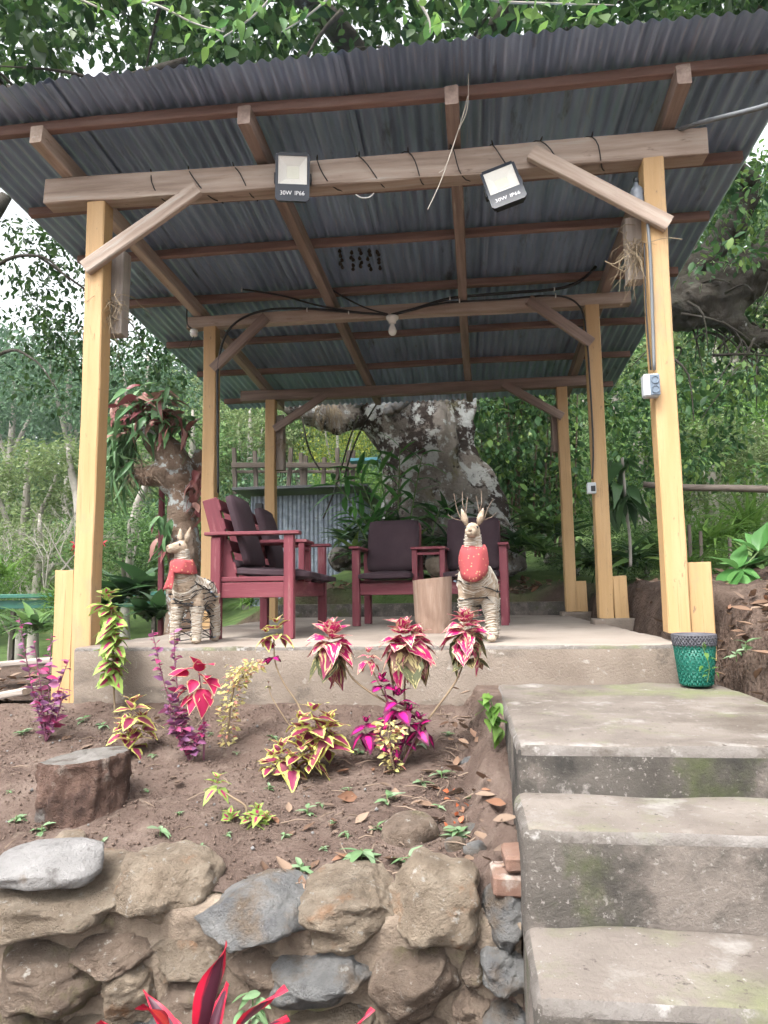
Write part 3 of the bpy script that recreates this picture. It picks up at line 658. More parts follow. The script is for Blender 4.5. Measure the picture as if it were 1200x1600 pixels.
# mud nests stuck in the furrows of the roof
for i, (px, y0, y1) in enumerate(((530,388,420), (548,390,424), (562,386,418), (575,385,424), (590,388,420))):
    def onroof(px, py): d = ray(px, py); zz = 3.038; return CAM + d*((zz-.06*CAM.y-CAM.z)/(d.z+.06*d.y))
    for kk in range(5):
        bb = MB(); p_ = onroof(px+rng.uniform(-2,2)+kk*.6, y0+(y1-y0)*(kk+rng.uniform(0,.6))/5); q_ = p_+Vector((rng.uniform(-.01,.01), rng.uniform(.03,.06), -.004))
        bb.tube([p_, (p_+q_)/2-Vector((0,0,.006)), q_], [.008,.016,.007], 6); bb.build('mud_nest', 'mud', sh)

# ---- lamps and wiring on the shelter
def floodlight(cx, cy, cz, yaw, tilt, roll_, label):
    t = thing('floodlight', (cx, cy, cz), label, 'floodlight', 'floodlights on the front beam', local=True); t.rotation_euler = Euler((tilt, roll_, yaw), 'XYZ')
    w, h, d = .20, .285, .05; b = MB()
    zt, zb, xw = h/2-.018, h/2-.018-.168, .084; dp = .034
    fr = [(-w/2,0,-h/2), (w/2,0,-h/2), (w/2,0,h/2), (-w/2,0,h/2)]; bk = [(-w/2+.012,d,-h/2+.012), (w/2-.012,d,-h/2+.012), (w/2-.012,d,h/2-.012), (-w/2+.012,d,h/2-.012)]
    op = [(-xw,0,zb), (xw,0,zb), (xw,0,zt), (-xw,0,zt)]; op2 = [(-xw,.006,zb), (xw,.006,zb), (xw,.006,zt), (-xw,.006,zt)]
    b.add(fr+bk+op+op2, [(0,1,9,8), (1,2,10,9), (2,3,11,10), (3,0,8,11), (1,0,4,5), (2,1,5,6), (3,2,6,7), (0,3,7,4), (7,6,5,4), (8,9,13,12), (9,10,14,13), (10,11,15,14), (11,8,12,15)])
    me = b.mesh('housing'); bm = bmesh.new(); bm.from_mesh(me)
    bmesh.ops.bevel(bm, geom=[e for e in bm.edges if all(abs(abs(v.co.x)-w/2) < .02 and abs(abs(v.co.z)-h/2) < .02 for v in e.verts) and abs(e.verts[0].co.y-e.verts[1].co.y) > .01], offset=.012, segments=3, affect='EDGES'); bm.to_mesh(me); bm.free()
    hs_ = link('housing', me, t, 'navy')
    zc = (zt+zb)/2; iw = .036; b = MB()
    b.add([(-xw,.006,zb), (xw,.006,zb), (xw,.006,zt), (-xw,.006,zt), (-iw,dp,zc-iw), (iw,dp,zc-iw), (iw,dp,zc+iw), (-iw,dp,zc+iw)], [(0,1,5,4), (1,2,6,5), (2,3,7,6), (3,0,4,7)]); rf = b.build('reflector', 'reflector', t)
    b = MB(); b.box((0, dp-.001, zc), (iw*2, .004, iw*2), ch=.001); lo_ = b.build('led_plate', 'led', rf)
    b = MB(); b.box((0, .0035, zc), (xw*2-.004, .003, .164), ch=.0005); b.build('glass', 'glass', t)
    b = MB(); b.box((0, d+.02, .02), (.12, .045, .012)); b.box((-.105, d*.6, 0), (.008, .03, .06)); b.box((.105, d*.6, 0), (.008, .03, .06)); b.tube([(-.105, d*.7, 0), (-.105, d+.045, .02), (.105, d+.045, .02), (.105, d*.7, 0)], .007, 6)
    b.build('bracket', 'black', t)
    for kk in range(7):
        b = MB(); b.box((-.075+kk*.025, d+.008, 0), (.004, .018, h*.8), ch=.001); b.build('cooling_fin', 'navy', hs_)
    for tx, x_ in (('30W', -.038), ('IP66', .042)):
        cu = bpy.data.curves.new('lettering', 'FONT'); cu.body = tx; cu.size = .034; cu.align_x = 'CENTER'; cu.extrude = .0006
        tmp = bpy.data.objects.new('tmp', cu); COL.objects.link(tmp); dg = bpy.context.evaluated_depsgraph_get(); me = bpy.data.meshes.new_from_object(tmp.evaluated_get(dg)); bpy.data.objects.remove(tmp)
        me.materials.clear(); o = link('lettering', me, hs_, 'letter'); o.location = (x_, -.0012, -h/2+.035); o.rotation_euler = (R(90), 0, 0)
    return t
a = at(457, 276, -.13); floodlight(a.x, -.13, a.z, R(10), R(6), R(1), 'dark floodlight hanging upright at the left of the front beam')
a = at(786, 288, -.14); floodlight(a.x, -.14, a.z, R(-6), R(-14), R(-15), 'dark floodlight tilted askew at the right of the front beam')
def cord(name, pts, r_, mtl, label, cat, seg=6, n=6, parent=None, group=None):
    b = MB(); b.tube(catmull(pts, n), r_, seg); o = b.build(name, mtl, parent, True)
    if label: tag(o, label, cat, group)
    return o
# fairy light flex wound round the front beam
pts = []; tn = 11; x0, x1 = .25, 3.12
for i in range(tn*8+1):
    u = i/(tn*8); an = u*tn*2*math.pi; x = x0+(x1-x0)*u + .02*math.sin(i); pts.append((x, .075*math.cos(an)*1.05, BB[0]+.08+.098*math.sin(an)))
fl = thing('fairy_lights', (x0, 0, BB[0]), 'thin black fairy light flex wound round the front beam', 'string lights')
cord('flex', pts, .0035, 'cable', None, None, 5, 2, fl)
for i in range(3, len(pts), 4):
    p_ = Vector(pts[i]); dv = Vector((rng.uniform(-.5,.5), p_.y*8, (p_.z-BB[0]-.08)*8)).normalized(); b = MB(); b.tube([p_, p_+dv*.012, p_+dv*.026], [.005,.0055,.003], 5); b.build('bulb', 'cable', fl)
def atl(L, Y): return [at(x, y, Y) for x, y in L]
cord('power_cable', atl([(341,770), (340,640), (342,560), (362,510), (408,486), (470,482), (540,487), (606,492)], 1.88), .010, 'cable', 'black power cable climbing the left middle post and crossing to the bulb', 'cable')
cord('power_cable', atl([(612,492), (650,482), (705,466), (790,458), (865,452), (905,440), (932,415), (945,392)], 1.89), .013, 'cable', 'thick black cable sagging along the right half of the middle beam', 'cable')
cord('power_cable', atl([(380,452), (440,462), (500,478), (560,488), (606,492)], 1.86), .008, 'cable', 'thin black cable drooping from the left rafter towards the bulb', 'cable')
cord('power_cable', atl([(436,316), (470,375), (505,440), (560,476), (606,491)], 1.84), .007, 'cable', 'black cable running back along the second rafter to the bulb', 'cable')
cord('power_cable', atl([(620,490), (690,474), (780,468), (868,462), (905,478), (916,520), (922,600), (927,700), (925,748)], 1.885), .008, 'cable', 'black cable running down the right middle post to its switch', 'cable')
for i, (px, py, Y) in enumerate(((480,484,1.87), (545,488,1.87), (703,466,1.87), (718,470,1.87), (866,452,1.87), (868,462,1.87), (378,453,1.85))):
    p_ = at(px, py, Y); b = MB(); b.tube([p_+Vector((0,0,-.018)), p_+Vector((0,-.016,0)), p_+Vector((0,0,.018))], .005, 6); tag(b.build('cable_clip', 'white', None), 'white cable clip on the middle beam, ' + ('first left of the bulb holder but one', 'nearest left of the bulb', 'nearest right of the bulb', 'second right of the bulb', 'upper one near the right post', 'lower one near the right post', 'leftmost of all')[i], 'clip', 'white cable clips')
t = thing('light_bulb', at(613, 500, 1.88), 'bare white bulb in a ceramic holder under the middle beam', 'bulb'); c = t.location
b = MB(); b.lathe([(.0,.03), (.052,.03), (.055,.018), (.05,.005), (.036,-.004), (.030,-.03), (.024,-.034)], c, 20); b.build('holder', 'white', t, True)
b = MB(); b.lathe([(.017,-.03), (.019,-.05), (.031,-.075), (.037,-.098), (.031,-.122), (.015,-.136), (0,-.139)], c, 20); b.build('bulb_glass', 'bulb', t, True)
# outlet box, conduit on the right front post; switch on the middle post
t = thing('outlet_box', at(1016, 604, -.07), 'grey double outlet box on the right front post', 'outlet'); c = Vector((3.215, -.075, at(1016, 604, -.07).z)); t.location = c
b = MB(); b.box(c, (.085, .06, .125), ch=.008); b.build('casing', 'box', t); b = MB(); b.box(c+Vector((.016,-.032,0)), (.05, .006, .112), ch=.002); fp_ = b.build('face_plate', 'boxface', t)
for dz in (-.026, .026):
    b = MB(); b.lathe([(0,0), (.016,0), (.018,.004), (.021,.004), (.021,0)], c+Vector((.016,-.036,dz)), 16, Matrix.Rotation(R(90), 3, 'X')); b.build('socket', 'boxface', fp_)
for dx in (-.036, -.028): 
    b = MB(); b.box(c+Vector((dx,-.031,.0)), (.004, .004, .10), ch=.001); b.build('ridge', 'white', t)
cord('conduit', [at(1022, 578, -.068), at(1019, 480, -.068), at(1016, 400, -.068), at(1012, 350, -.068)], .009, 'greycable', 'grey conduit running up the right front post from the outlet', 'conduit')
cord('conduit', [at(1017, 578, -.07), at(1012, 520, -.07), at(1009, 470, -.07), at(1007, 380, -.068)], .005, 'cable', 'thin black wire beside the grey conduit on the right front post', 'wire')
t = thing('switch_box', at(924, 763, 1.88), 'small grey switch box on the right middle post', 'switch'); b = MB(); b.box(t.location, (.07, .05, .09), ch=.006); b.build('casing', 'box', t); b = MB(); b.box(t.location+Vector((.01,-.027,-.005)), (.035, .006, .045), ch=.002); b.build('rocker', 'black', t)
t = thing('plastic_bottle', at(1002, 306, .0), 'grey plastic bottle tied upside down at the top of the right front post', 'bottle'); c = Vector((3.215, -.02, at(1002, 306, 0).z)); t.location = c
b = MB(); b.lathe([(.0,.075), (.010,.074), (.012,.052), (.034,.028), (.037,.0), (.034,-.012), (.037,-.03), (.037,-.06), (.030,-.072), (0,-.07)], c, 16); b.build('bottle_body', plain('grey_bottle', (.16,.18,.21), .25), t, True)
b = MB(); b.lathe([(.0,.092), (.015,.092), (.015,.072), (.0,.072)], c, 14); b.build('cap', 'black', t)
cord('service_cable', [at(1040, 212, .05), at(1062, 202, -.05), at(1105, 189, -.25), at(1205, 163, -.6), at(1420, 90, -1.3)], .013, 'greycable', 'thick grey service cable coming in from the right to the beam', 'cable')
cord('hanging_string', [at(732, 115, -.36), at(730, 170, -.34), at(714, 210, -.3), at(690, 280, -.28), at(668, 328, -.27)], .0022, 'twine', 'thin pale string dangling from the third rafter end', 'string')
cord('hanging_string', [at(731, 150, -.34), at(722, 185, -.32), at(728, 165, -.33), at(700, 252, -.29), at(686, 270, -.29)], .0018, 'twine', 'second loose strand looped beside the dangling pale string', 'string')
cord('wire_loop', [at(556, 304, -.02), at(565, 309, -.04), at(577, 308, -.04), at(584, 302, -.02)], .0035, 'white', 'white loop of wire under the front beam', 'wire')
t = thing('lamp_bracket', at(303, 520, 1.8), 'white ceramic insulator hanging left of the middle post', 'insulator'); c = t.location
b = MB(); b.lathe([(0,.03), (.03,.028), (.036,.01), (.024,0), (.034,-.012), (.028,-.03), (0,-.034)], c, 14); b.build('porcelain', 'white', t, True)
b = MB(); b.tube(catmull([c+Vector((0,0,.03)), c+Vector((-.06,0,.08)), at(292, 480, 1.85)], 5), .006, 6); b.tube(catmull([c+Vector((0,0,-.03)), c+Vector((-.03,.0,-.1)), c+Vector((-.05,0,-.15))], 4), .003, 5); b.build('lead', 'cable', t)
def dry_tuft(c, n, L, label, down=.7):
    b = MB()
    for i in range(n):
        d = Vector((rng.gauss(0,.6), rng.gauss(-.3,.5), rng.gauss(-down,.7))).normalized(); l_ = L*rng.uniform(.5, 1.3); p = Vector(c)+Vector((rng.gauss(0,.03), rng.gauss(0,.02), rng.gauss(0,.05)))
        b.tube([p, p+d*l_*.5, p+d*l_*.8+Vector((rng.gauss(0,.02),0,-.25*l_)), p+d*l_+Vector((rng.gauss(0,.03),0,-.6*l_))], [.0022,.002,.0016,.0008], 4)
    return tag(b.build('dry_grass_tuft', 'drygrass', None), label, 'dry grass')
dry_tuft(at(172, 478, .05), 90, .13, 'tuft of dry grass caught on the grey block of the left front post', .2)
dry_tuft(at(992, 392, .04), 70, .13, 'tuft of dry grass hanging from the block on the right front post')
dry_tuft(at(443, 690, 3.92), 40, .12, 'tuft of dry grass on the left back post')
b = MB(); b.tube(catmull([at(985, 395, -.02), at(960, 412, -.1), at(945, 408, -.12), at(975, 425, -.05)], 5), .003, 5); b.tube(catmull([at(1010, 380, -.05), at(1040, 372, -.1), at(1066, 374, -.15)], 5), .002, 5); tag(b.build('straw_stalks', 'drygrass', None), 'pale straw stalks curling out beside the right front post', 'straw')

# ------------------------------------------------------------------ red benches with cushions
def make_bench(loc, rzv, label):
    t = thing('double_bench', loc, label, 'bench', 'dark red double benches', local=True, rz=rzv)
    L, D = 1.28, .56; hx = L/2
    def bx(name, c, d, rot=None, n=1):
        d = Vector(d); ax = max(range(3), key=lambda i: d[i]); b = MB(); o = None
        # built along its own x so that the paint streaks follow the grain
        per = {0: Matrix.Identity(3), 1: Matrix.Rotation(R(90), 3, 'Z'), 2: Matrix.Rotation(R(-90), 3, 'Y')}[ax]
        loc_d = [abs(x) for x in (per.transposed() @ d)]
        b.box((0,0,0), loc_d, ch=.004); o = b.build(name, 'red', None)
        mm = ((rot if rot else Matrix.Identity(3)) @ per).to_4x4(); mm.translation = c; o.matrix_basis = mm; attach(o, t); return o
    for s in (-1, 1):
        bx('leg', (s*(hx-.03), .03, .32), (.062, .062, .64)); bx('leg', (s*(hx-.03), D-.07, .315), (.062, .062, .63))
        bx('armrest', (s*(hx-.025), D/2-.02, .652), (.085, D+.04, .022)); bx('side_rail', (s*(hx-.035), D/2-.02, .30), (.026, D-.16, .095)); bx('side_rail', (s*(hx-.035), D/2-.02, .368), (.032, D-.16, .03))
    bx('apron', (0, .028, .305), (L-.125, .028, .10)); bx('apron', (0, D-.07, .305), (L-.125, .028, .10))
    for y in (.11, .22, .33, .43):
        for s in (-1, 1): bx('seat_slat', (s*.365, y, .367), (.49, .075, .02))
    tilt = Matrix.Rotation(R(-15), 3, 'X')
    for s in (-1, 1):
        for q in (.145, .56): bx('back_upright', Vector((s*q, D-.075, .62)), (.035, .095, .54), tilt)
        for z in (.44, .58, .72, .84): bx('back_slat', Vector((s*.352, D-.125+(z-.62)*.268, z)), (.45, .02, .075), tilt)
    for s in (-1, 1):
        bx('table_post', (s*.115, .05, .488), (.045, .04, .27)); bx('table_post', (s*.115, D-.17, .488), (.045, .04, .27))
    bx('table_top', (0, .22, .636), (.29, .42, .022)); bx('table_rail', (0, .045, .59), (.185, .022, .022)); bx('table_shelf', (0, .22, .375), (.19, .40, .016))
    return t
def pillow_mesh(w, h, d):
    """cushion slab: w across x, h along z, thickness d, soft edges, slightly puffed"""
    bm = bmesh.new(); bmesh.ops.create_cube(bm, size=1)
    bmesh.ops.subdivide_edges(bm, edges=bm.edges[:], cuts=7, use_grid_fill=True)
    for v in bm.verts:
        x, y, z = v.co*2; ex = lambda a: math.copysign(1-(1-abs(a))**1.6, a)
        edge = max(abs(x), abs(z)); y2 = y*(1-.55*max(0, edge-.6)/.4) + .0
        q = 1-.05*(abs(x)**6*abs(z)**6)
        v.co = Vector((x*w/2*q, y2*d/2*(1+.12*(1-edge)) + .006*noise.noise(Vector((x*2, z*2, w*9))), z*h/2*q))
    me = bpy.data.meshes.new('pad'); bm.to_mesh(me); bm.free(); me.polygons.foreach_set('use_smooth', [True]*len(me.polygons)); me.materials.append(M['cushion']); return me
PBACK, PSEAT = pillow_mesh(.455, .47, .075), pillow_mesh(.455, .52, .065)
def cushion(bench, sx, label, droop=0):
    mw = Matrix.Translation(bench.location) @ bench.rotation_euler.to_matrix().to_4x4()
    t = thing('seat_cushion', (0,0,0), label, 'cushion', 'dark plum bench cushions', local=True); t.matrix_basis = mw @ Matrix.Translation((sx*.352, 0, .38))
    o = link('back_pad', PBACK, t); o.location = (0, .375, .305); o.rotation_euler = (R(-16), 0, 0)
    o = link('seat_pad', PSEAT, t); o.location = (0, .165, .040-droop); o.rotation_euler = (R(90+3+droop*60), 0, 0)
    o = None; b = MB(); b.tube([(-.21, .40, .08), (.21, .40, .08)], .034, 10); b.build('hinge_roll', 'cushion', t, True)
pl, pr = at(548, 950, 1.95), at(797, 950, 1.85)
ang = math.atan2(pr.y-pl.y, pr.x-pl.x)
bR = make_bench(((pl.x+pr.x)/2, 1.90, 0), ang, 'dark red double bench facing the camera at the back')
cushion(bR, -1, 'plum cushion on the left seat of the bench facing the camera'); cushion(bR, 1, 'plum cushion behind the straw deer, right seat of the rear bench')
pf_, pb_ = at(447, 950, .36), at(330, 950, .30)
bL = make_bench((pf_.x+.03, .36+.61, 0), R(90+2), 'dark red double bench at the left, seen from its side')
cushion(bL, -1, 'plum cushion on the nearest seat of the left bench', .012); cushion(bL, 1, 'plum cushion on the farther seat of the left bench', .02)

# ---- log seat on the platform
c = atz(676, 990, 0); t = thing('log_seat', (c.x, c.y+.12, 0), 'upright barkless log used as a stool before the rear bench', 'log'); c = Vector(t.location)
b = MB(); V = []; F = []; sg, nh = 40, 12
for j in range(nh+1):
    z = .365*j/nh
    for k in range(sg):
        a = 2*math.pi*k/sg; r_ = .118*(1+.05*math.cos(a*2+1)+.02*math.sin(a*5)) + .012*(j/nh) + .006*math.sin(j*1.1+a*3)*(j < 4) + .003*noise.noise(Vector((math.cos(a)*3, math.sin(a)*3, z*2)))
        V.append((c.x+r_*math.cos(a), c.y+r_*math.sin(a), z + (.012*math.cos(a) if j == nh else 0)))
for j in range(nh):
    for k in range(sg): k2 = (k+1) % sg; F.append((j*sg+k, j*sg+k2, (j+1)*sg+k2, (j+1)*sg+k))
b.add(V, F); b.build('log_side', 'log', t, True); b = MB(); b.add([V[nh*sg+k] for k in range(sg)], [tuple(range(sg))]); b.build('log_top', 'log', t)

# ---- straw deer
def displaced(o, amp, sc_, amp2=0, sc2=1, zs_=1.0):
    me = o.data; n = len(me.vertices); co = np.zeros(n*3); me.vertices.foreach_get('co', co); no = np.zeros(n*3); me.vertices.foreach_get('normal', no); co = co.reshape(-1,3); no = no.reshape(-1,3)
    k = np.array([amp*noise.fractal(Vector((p[0], p[1], p[2]*zs_))*sc_, 1, 2, 4) + amp2*noise.noise(Vector((p[0], p[1], p[2]*zs_))*sc2) for p in co]); co += no*k[:,None]; me.vertices.foreach_set('co', co.ravel()); me.update()
def remesh(b, vox, parent, name, mtl):
    me = b.mesh(name); o = bpy.data.objects.new(name, me); COL.objects.link(o)
    md = o.modifiers.new('r', 'REMESH'); md.mode = 'VOXEL'; md.voxel_size = vox
    m2 = o.modifiers.new('s', 'SMOOTH'); m2.factor = .6; m2.iterations = 5
    dg = bpy.context.evaluated_depsgraph_get(); me2 = bpy.data.meshes.new_from_object(o.evaluated_get(dg)); bpy.data.objects.remove(o)
    me2.materials.clear(); me2.polygons.foreach_set('use_smooth', [True]*len(me2.polygons)); return link(name, me2, parent, mtl)
def ellip(b, c, r_, seg=16, n=10):
    pr_ = [(math.sin(math.pi*i/n)+1e-4, -math.cos(math.pi*i/n)) for i in range(n+1)]; V = []; F = []
    for q, z in pr_:
        for k in range(seg): a = 2*math.pi*k/seg; V.append((c[0]+r_[0]*q*math.cos(a), c[1]+r_[1]*q*math.sin(a), c[2]+r_[2]*z))
    for i in range(n):
        for k in range(seg): k2 = (k+1) % seg; F.append((i*seg+k, i*seg+k2, (i+1)*seg+k2, (i+1)*seg+k))
    F.append(tuple(range(seg))[::-1]); F.append(tuple(n*seg+k for k in range(seg))); b.add(V, F)
def helix(b, pts, rad, turns, r_=.0028):
    """binding wound round a limb"""
    pts = catmull(pts, 8); n = len(pts); rr = np.interp(np.linspace(0, 1, n), np.linspace(0, 1, len(rad)), rad); out = []; N = int(turns*10)
    for i in range(N+1):
        u = i/N*(n-1); k = min(int(u), n-2); f = u-k; p = pts[k]*(1-f)+pts[k+1]*f; q = rr[k]*(1-f)+rr[k+1]*f
        tn_ = (pts[k+1]-pts[k]).normalized(); a_ = tn_.orthogonal().normalized(); b_ = tn_.cross(a_); an = i/10*2*math.pi
        out.append(p + (a_*math.cos(an)+b_*math.sin(an))*(q+.002) + Vector((rng.gauss(0,.0022), rng.gauss(0,.0022), rng.gauss(0,.003))))
    b.tube(out, r_, 4)
def deer(loc, rzv, s, label, antlers, legs, scarf_tail, head_yaw=0):
    t = thing('straw_deer', loc, label, 'deer figure', 'straw deer figures', local=True, rz=rzv); t.scale = (s*.96, s*.96, s)
    b = MB()
    # faces -y; legs: (x, y at hip, x foot, y foot)
    trunk = [(0,.22,.335), (0,.10,.325), (0,-.02,.345), (0,-.10,.40)]; tr_ = [.085,.112,.118,.085]
    neck = [(0,-.08,.39), (0,-.125,.47), (0,-.14,.56), (0,-.145,.615)]; nr = [.085,.066,.05,.044]
    b.tube(catmull(trunk, 5), list(np.interp(np.linspace(0,1,16), np.linspace(0,1,4), tr_)), 18); ellip(b, (0,.22,.335), (.085,.06,.085)); ellip(b, (0,-.02,.34), (.118,.12,.112)); ellip(b, (0,-.10,.40), (.085,.075,.08))
    b.tube(catmull(neck, 5), list(np.interp(np.linspace(0,1,16), np.linspace(0,1,4), nr)), 16)
    hd = Vector((0,-.15,.63)); hr = Matrix.Rotation(head_yaw, 3, 'Z'); mz = hd + hr @ Vector((0,-.085,-.012))
    ellip(b, hd, (.046,.052,.046)); b.tube([hd, hd*.4+mz*.6, mz], [.044,.036,.030], 14); ellip(b, mz, (.031,.024,.030))
    limb = []
    for (x, y, fx, fy) in legs:
        kn = Vector(((x+fx)/2, (y+fy)/2+(.012 if y > .05 else -.004), .15)); P = [(x*.9, y, .32), (x, y, .24), kn, (fx, fy, .035)]; limb.append(P)
        b.tube(catmull(P, 4), list(np.interp(np.linspace(0,1,13), [0,.3,.65,1], [.056,.048,.034,.029])), 12); ellip(b, (fx, fy-.012, .022), (.031,.042,.022))
    b.tube([(0,.27,.36), (0,.30,.38), (0,.31,.35)], [.02,.022,.012], 8)
    body = remesh(b, .0085, t, 'body', 'straw'); displaced(body, .004, 20, .003, 60)
    w = MB(); helix(w, trunk, tr_, 34, .0022); helix(w, trunk[::-1], tr_[::-1], 13, .0022); helix(w, neck, nr, 26, .0022); helix(w, neck[::-1], nr[::-1], 9, .002)
    for P in limb: helix(w, P[1:], [.05,.036,.031], 21, .002); helix(w, P[:0:-1], [.031,.036,.05], 6, .002)
    w.build('binding', 'twine', t, True)
    # loose straw ends
    w = MB()
    for i in range(520):
        u = rng.random(); k = rng.randrange(3); P = trunk if rng.random() < .6 else rng.choice(limb); q = Vector(P[k]).lerp(Vector(P[k+1]), u); rr = .108 if P is trunk else .036
        d = Vector((rng.gauss(0,1), rng.gauss(0,1), rng.gauss(0,.7))).normalized(); p0 = q + d*rr*.95; d2 = (d*.5+Vector((rng.gauss(0,.5), rng.gauss(0,.5), rng.gauss(-.3,.6)))).normalized()
        w.tube([p0, p0+d2*rng.uniform(.012,.035)], [.0013,.0007], 3)
    o = w.build('loose_straw', 'straw', t); o['kind'] = 'stuff'
    for sx in (-1, 1):
        w = MB(); base = hd + hr @ Vector((sx*.035,.012,.035)); tip = base + hr @ Vector((sx*.03,.015,.095))
        w.tube([base, base.lerp(tip, .35)+Vector((0,-.004,0)), base.lerp(tip, .75), tip], [.010,.021,.013,.002], 8); w.build('ear', 'straw', t, True)
        w = MB(); ellip(w, hd + hr @ Vector((sx*.034,-.036,.016)), (.007,.007,.008), 8, 6); w.build('eye', 'black', t, True)
        if antlers:
            w = MB(); a0 = hd + hr @ Vector((sx*.028,.02,.03)); P = [a0, a0+Vector((sx*.035,.01,.03)), a0+Vector((sx*.065,.01,.10)), a0+Vector((sx*(.08 if sx < 0 else .10),.0,.19 if sx < 0 else .15))]
            w.tube(catmull(P, 4), list(np.linspace(.0045,.0014,13)), 6)
            w.tube([a0, a0+Vector((sx*.012,.01,.08)), a0+Vector((-sx*.002,.0,.17))], [.0042,.003,.001], 6); w.tube([P[1], P[1]+Vector((sx*.05,-.01,.015)), P[1]+Vector((sx*.085,-.02,.04))], [.0032,.002,.001], 5)
            w.tube([a0+Vector((sx*.012,.01,.07)), a0+Vector((sx*.03,.0,.13)), a0+Vector((sx*.028,.0,.20))], [.004,.003,.001], 5); w.build('antler', 'twig', t, True)
    w = MB(); ellip(w, mz+hr @ Vector((0,-.021,.008)), (.012,.008,.009), 8, 6); w.build('nose', 'twig', t, True)
    # scarf: a band round the neck and a cloth over the chest
    w = MB(); V = []; F = []; sg = 28; zs_ = [.535,.545,.53,.50,.47,.455]; ro = [.053,.066,.073,.080,.084,.082]
    for j in range(6):
        for k in range(sg):
            a = 2*math.pi*k/sg; fr_ = max(0, -math.sin(a)); q = ro[j] + .004*math.sin(a*7+j); dz = -fr_*scarf_tail[0]*(j/5.)*.55
            ct = -.117-.018*(zs_[j]-.47)/.07; V.append((q*math.cos(a)*(1+fr_*.12), ct + q*math.sin(a)*(1+.28*fr_*j/5), zs_[j]+dz+.004*math.sin(a*3)))
    for j in range(5):
        for k in range(sg): k2 = (k+1) % sg; F.append((j*sg+k, j*sg+k2, (j+1)*sg+k2, (j+1)*sg+k))
    w.add(V, F); sc_ = w.build('scarf', 'scarf', t, True); md = sc_.modifiers.new('s', 'SOLIDIFY'); md.thickness = .004
    kx = scarf_tail[1]
    if scarf_tail[2]: w = MB(); ellip(w, (kx*.6,-.205,.505), (.016,.014,.014), 10, 8); w.build('knot', 'scarf', sc_, True)
    w = MB(); V = []; F = []; n_ = 8 if scarf_tail[2] else 0
    for j in range(n_+1 if n_ else 0):
        u = j/n_; wv = .018+.014*u
        for k in range(5): q = (k-2)/2; V.append((kx*.6+q*wv+kx*.5*u, -.206-.018*u-.006*math.sin(q*3+u*4), .50-.15*u*scarf_tail[2]+.004*math.cos(q*4)))
    for j in range(n_):
        for k in range(4): F.append((j*5+k, j*5+k+1, (j+1)*5+k+1, (j+1)*5+k))
    if n_: w.add(V, F); o = w.build('scarf_tail', 'scarf', sc_, True); md = o.modifiers.new('s', 'SOLIDIFY'); md.thickness = .004
    # fairy light wire wound loosely about the animal
    w = MB(); P = []
    for i in range(20 if antlers else 90):
        an = i*1.15; zc = .40-.36*(i/90 if not antlers else i/20); rr = .135 if zc > .22 else .10; P.append(Vector((rr*math.cos(an), .05+rr*1.25*math.sin(an)*.9, max(.012, zc+.03*math.sin(i*2.1)))))
    P = catmull(P, 3); Q = []
    for p_ in P:
        okk, loc_, nrm_, _ = body.closest_point_on_mesh(p_); Q.append(loc_ + nrm_*.006 if rng.random() > .1 else loc_ + nrm_*.014)
    P = Q; w.tube(P, .0032, 5); w.build('fairy_light_wire', 'cable', t, True)
    for i in range(2, len(P), 7):
        d = Vector((P[i].x, P[i].y-.05, .01)).normalized(); w = MB(); w.tube([P[i], P[i]+d*.012, P[i]+d*.024], [.005,.0055,.002], 5); w.build('fairy_bulb', M['boxface'] if i % 2 else M['cable'], t)
    return t
c = atz(752, 1006, 0); deer((c.x-.01, .03, 0), R(-8), .95, 'straw deer with twig antlers and red flowered scarf, at the right', True, [(-.065,-.04,-.075,-.05), (.07,-.02,.09,-.075), (-.06,.20,-.06,.17), (.065,.20,.075,.21)], (.22, .05, .0))
c = atz(306, 1004, 0); deer((c.x, .0, 0), R(-6), .86, 'straw deer without antlers, wound in black wire, at the left', False, [(-.07,-.05,-.085,-.07), (.07,-.05,.08,-.06), (-.065,.20,-.07,.20), (.07,.19,.08,.22)], (.0, -.05, .95), R(-30))

# ---- basket
c = Vector((at(1088, 1060, -.40).x, -.40, -.185)); t = thing('basket', c, 'green woven plastic basket with a grey rim on the landing', 'basket')
def strap_wall(b, r0, z0, r1, z1, n, nz, lean, c, thick=.0035):
    for s in (-1, 1):
        for k in range(n):
            P = []
            for j in range(nz+1):
                u = j/nz; a = 2*math.pi*k/n + s*lean*u; r_ = r0+(r1-r0)*u + .0022*(1 if (j+k) % 2 else -1)*s; P.append(c+Vector((r_*math.cos(a), r_*math.sin(a), z0+(z1-z0)*u)))
            b.tube(P, thick, 4)
b = MB(); b.lathe([(.0,.004), (.066,.004), (.071,.02), (.083,.10), (.0905,.185), (.088,.185), (.081,.10), (.069,.02), (.0,.01)], c, 40); b.build('liner', 'basket', t, True)
b = MB(); strap_wall(b, .072, .012, .0915, .192, 40, 16, .9, c, .0026); b.build('weave', 'basket', t)
b = MB(); strap_wall(b, .0925, .190, .097, .236, 40, 5, .35, c, .004); b.lathe([(.095,.232), (.100,.236), (.100,.243), (.095,.245), (.090,.241), (.090,.18), (.092,.18)], c, 40); b.build('rim', 'basketrim', t, True)

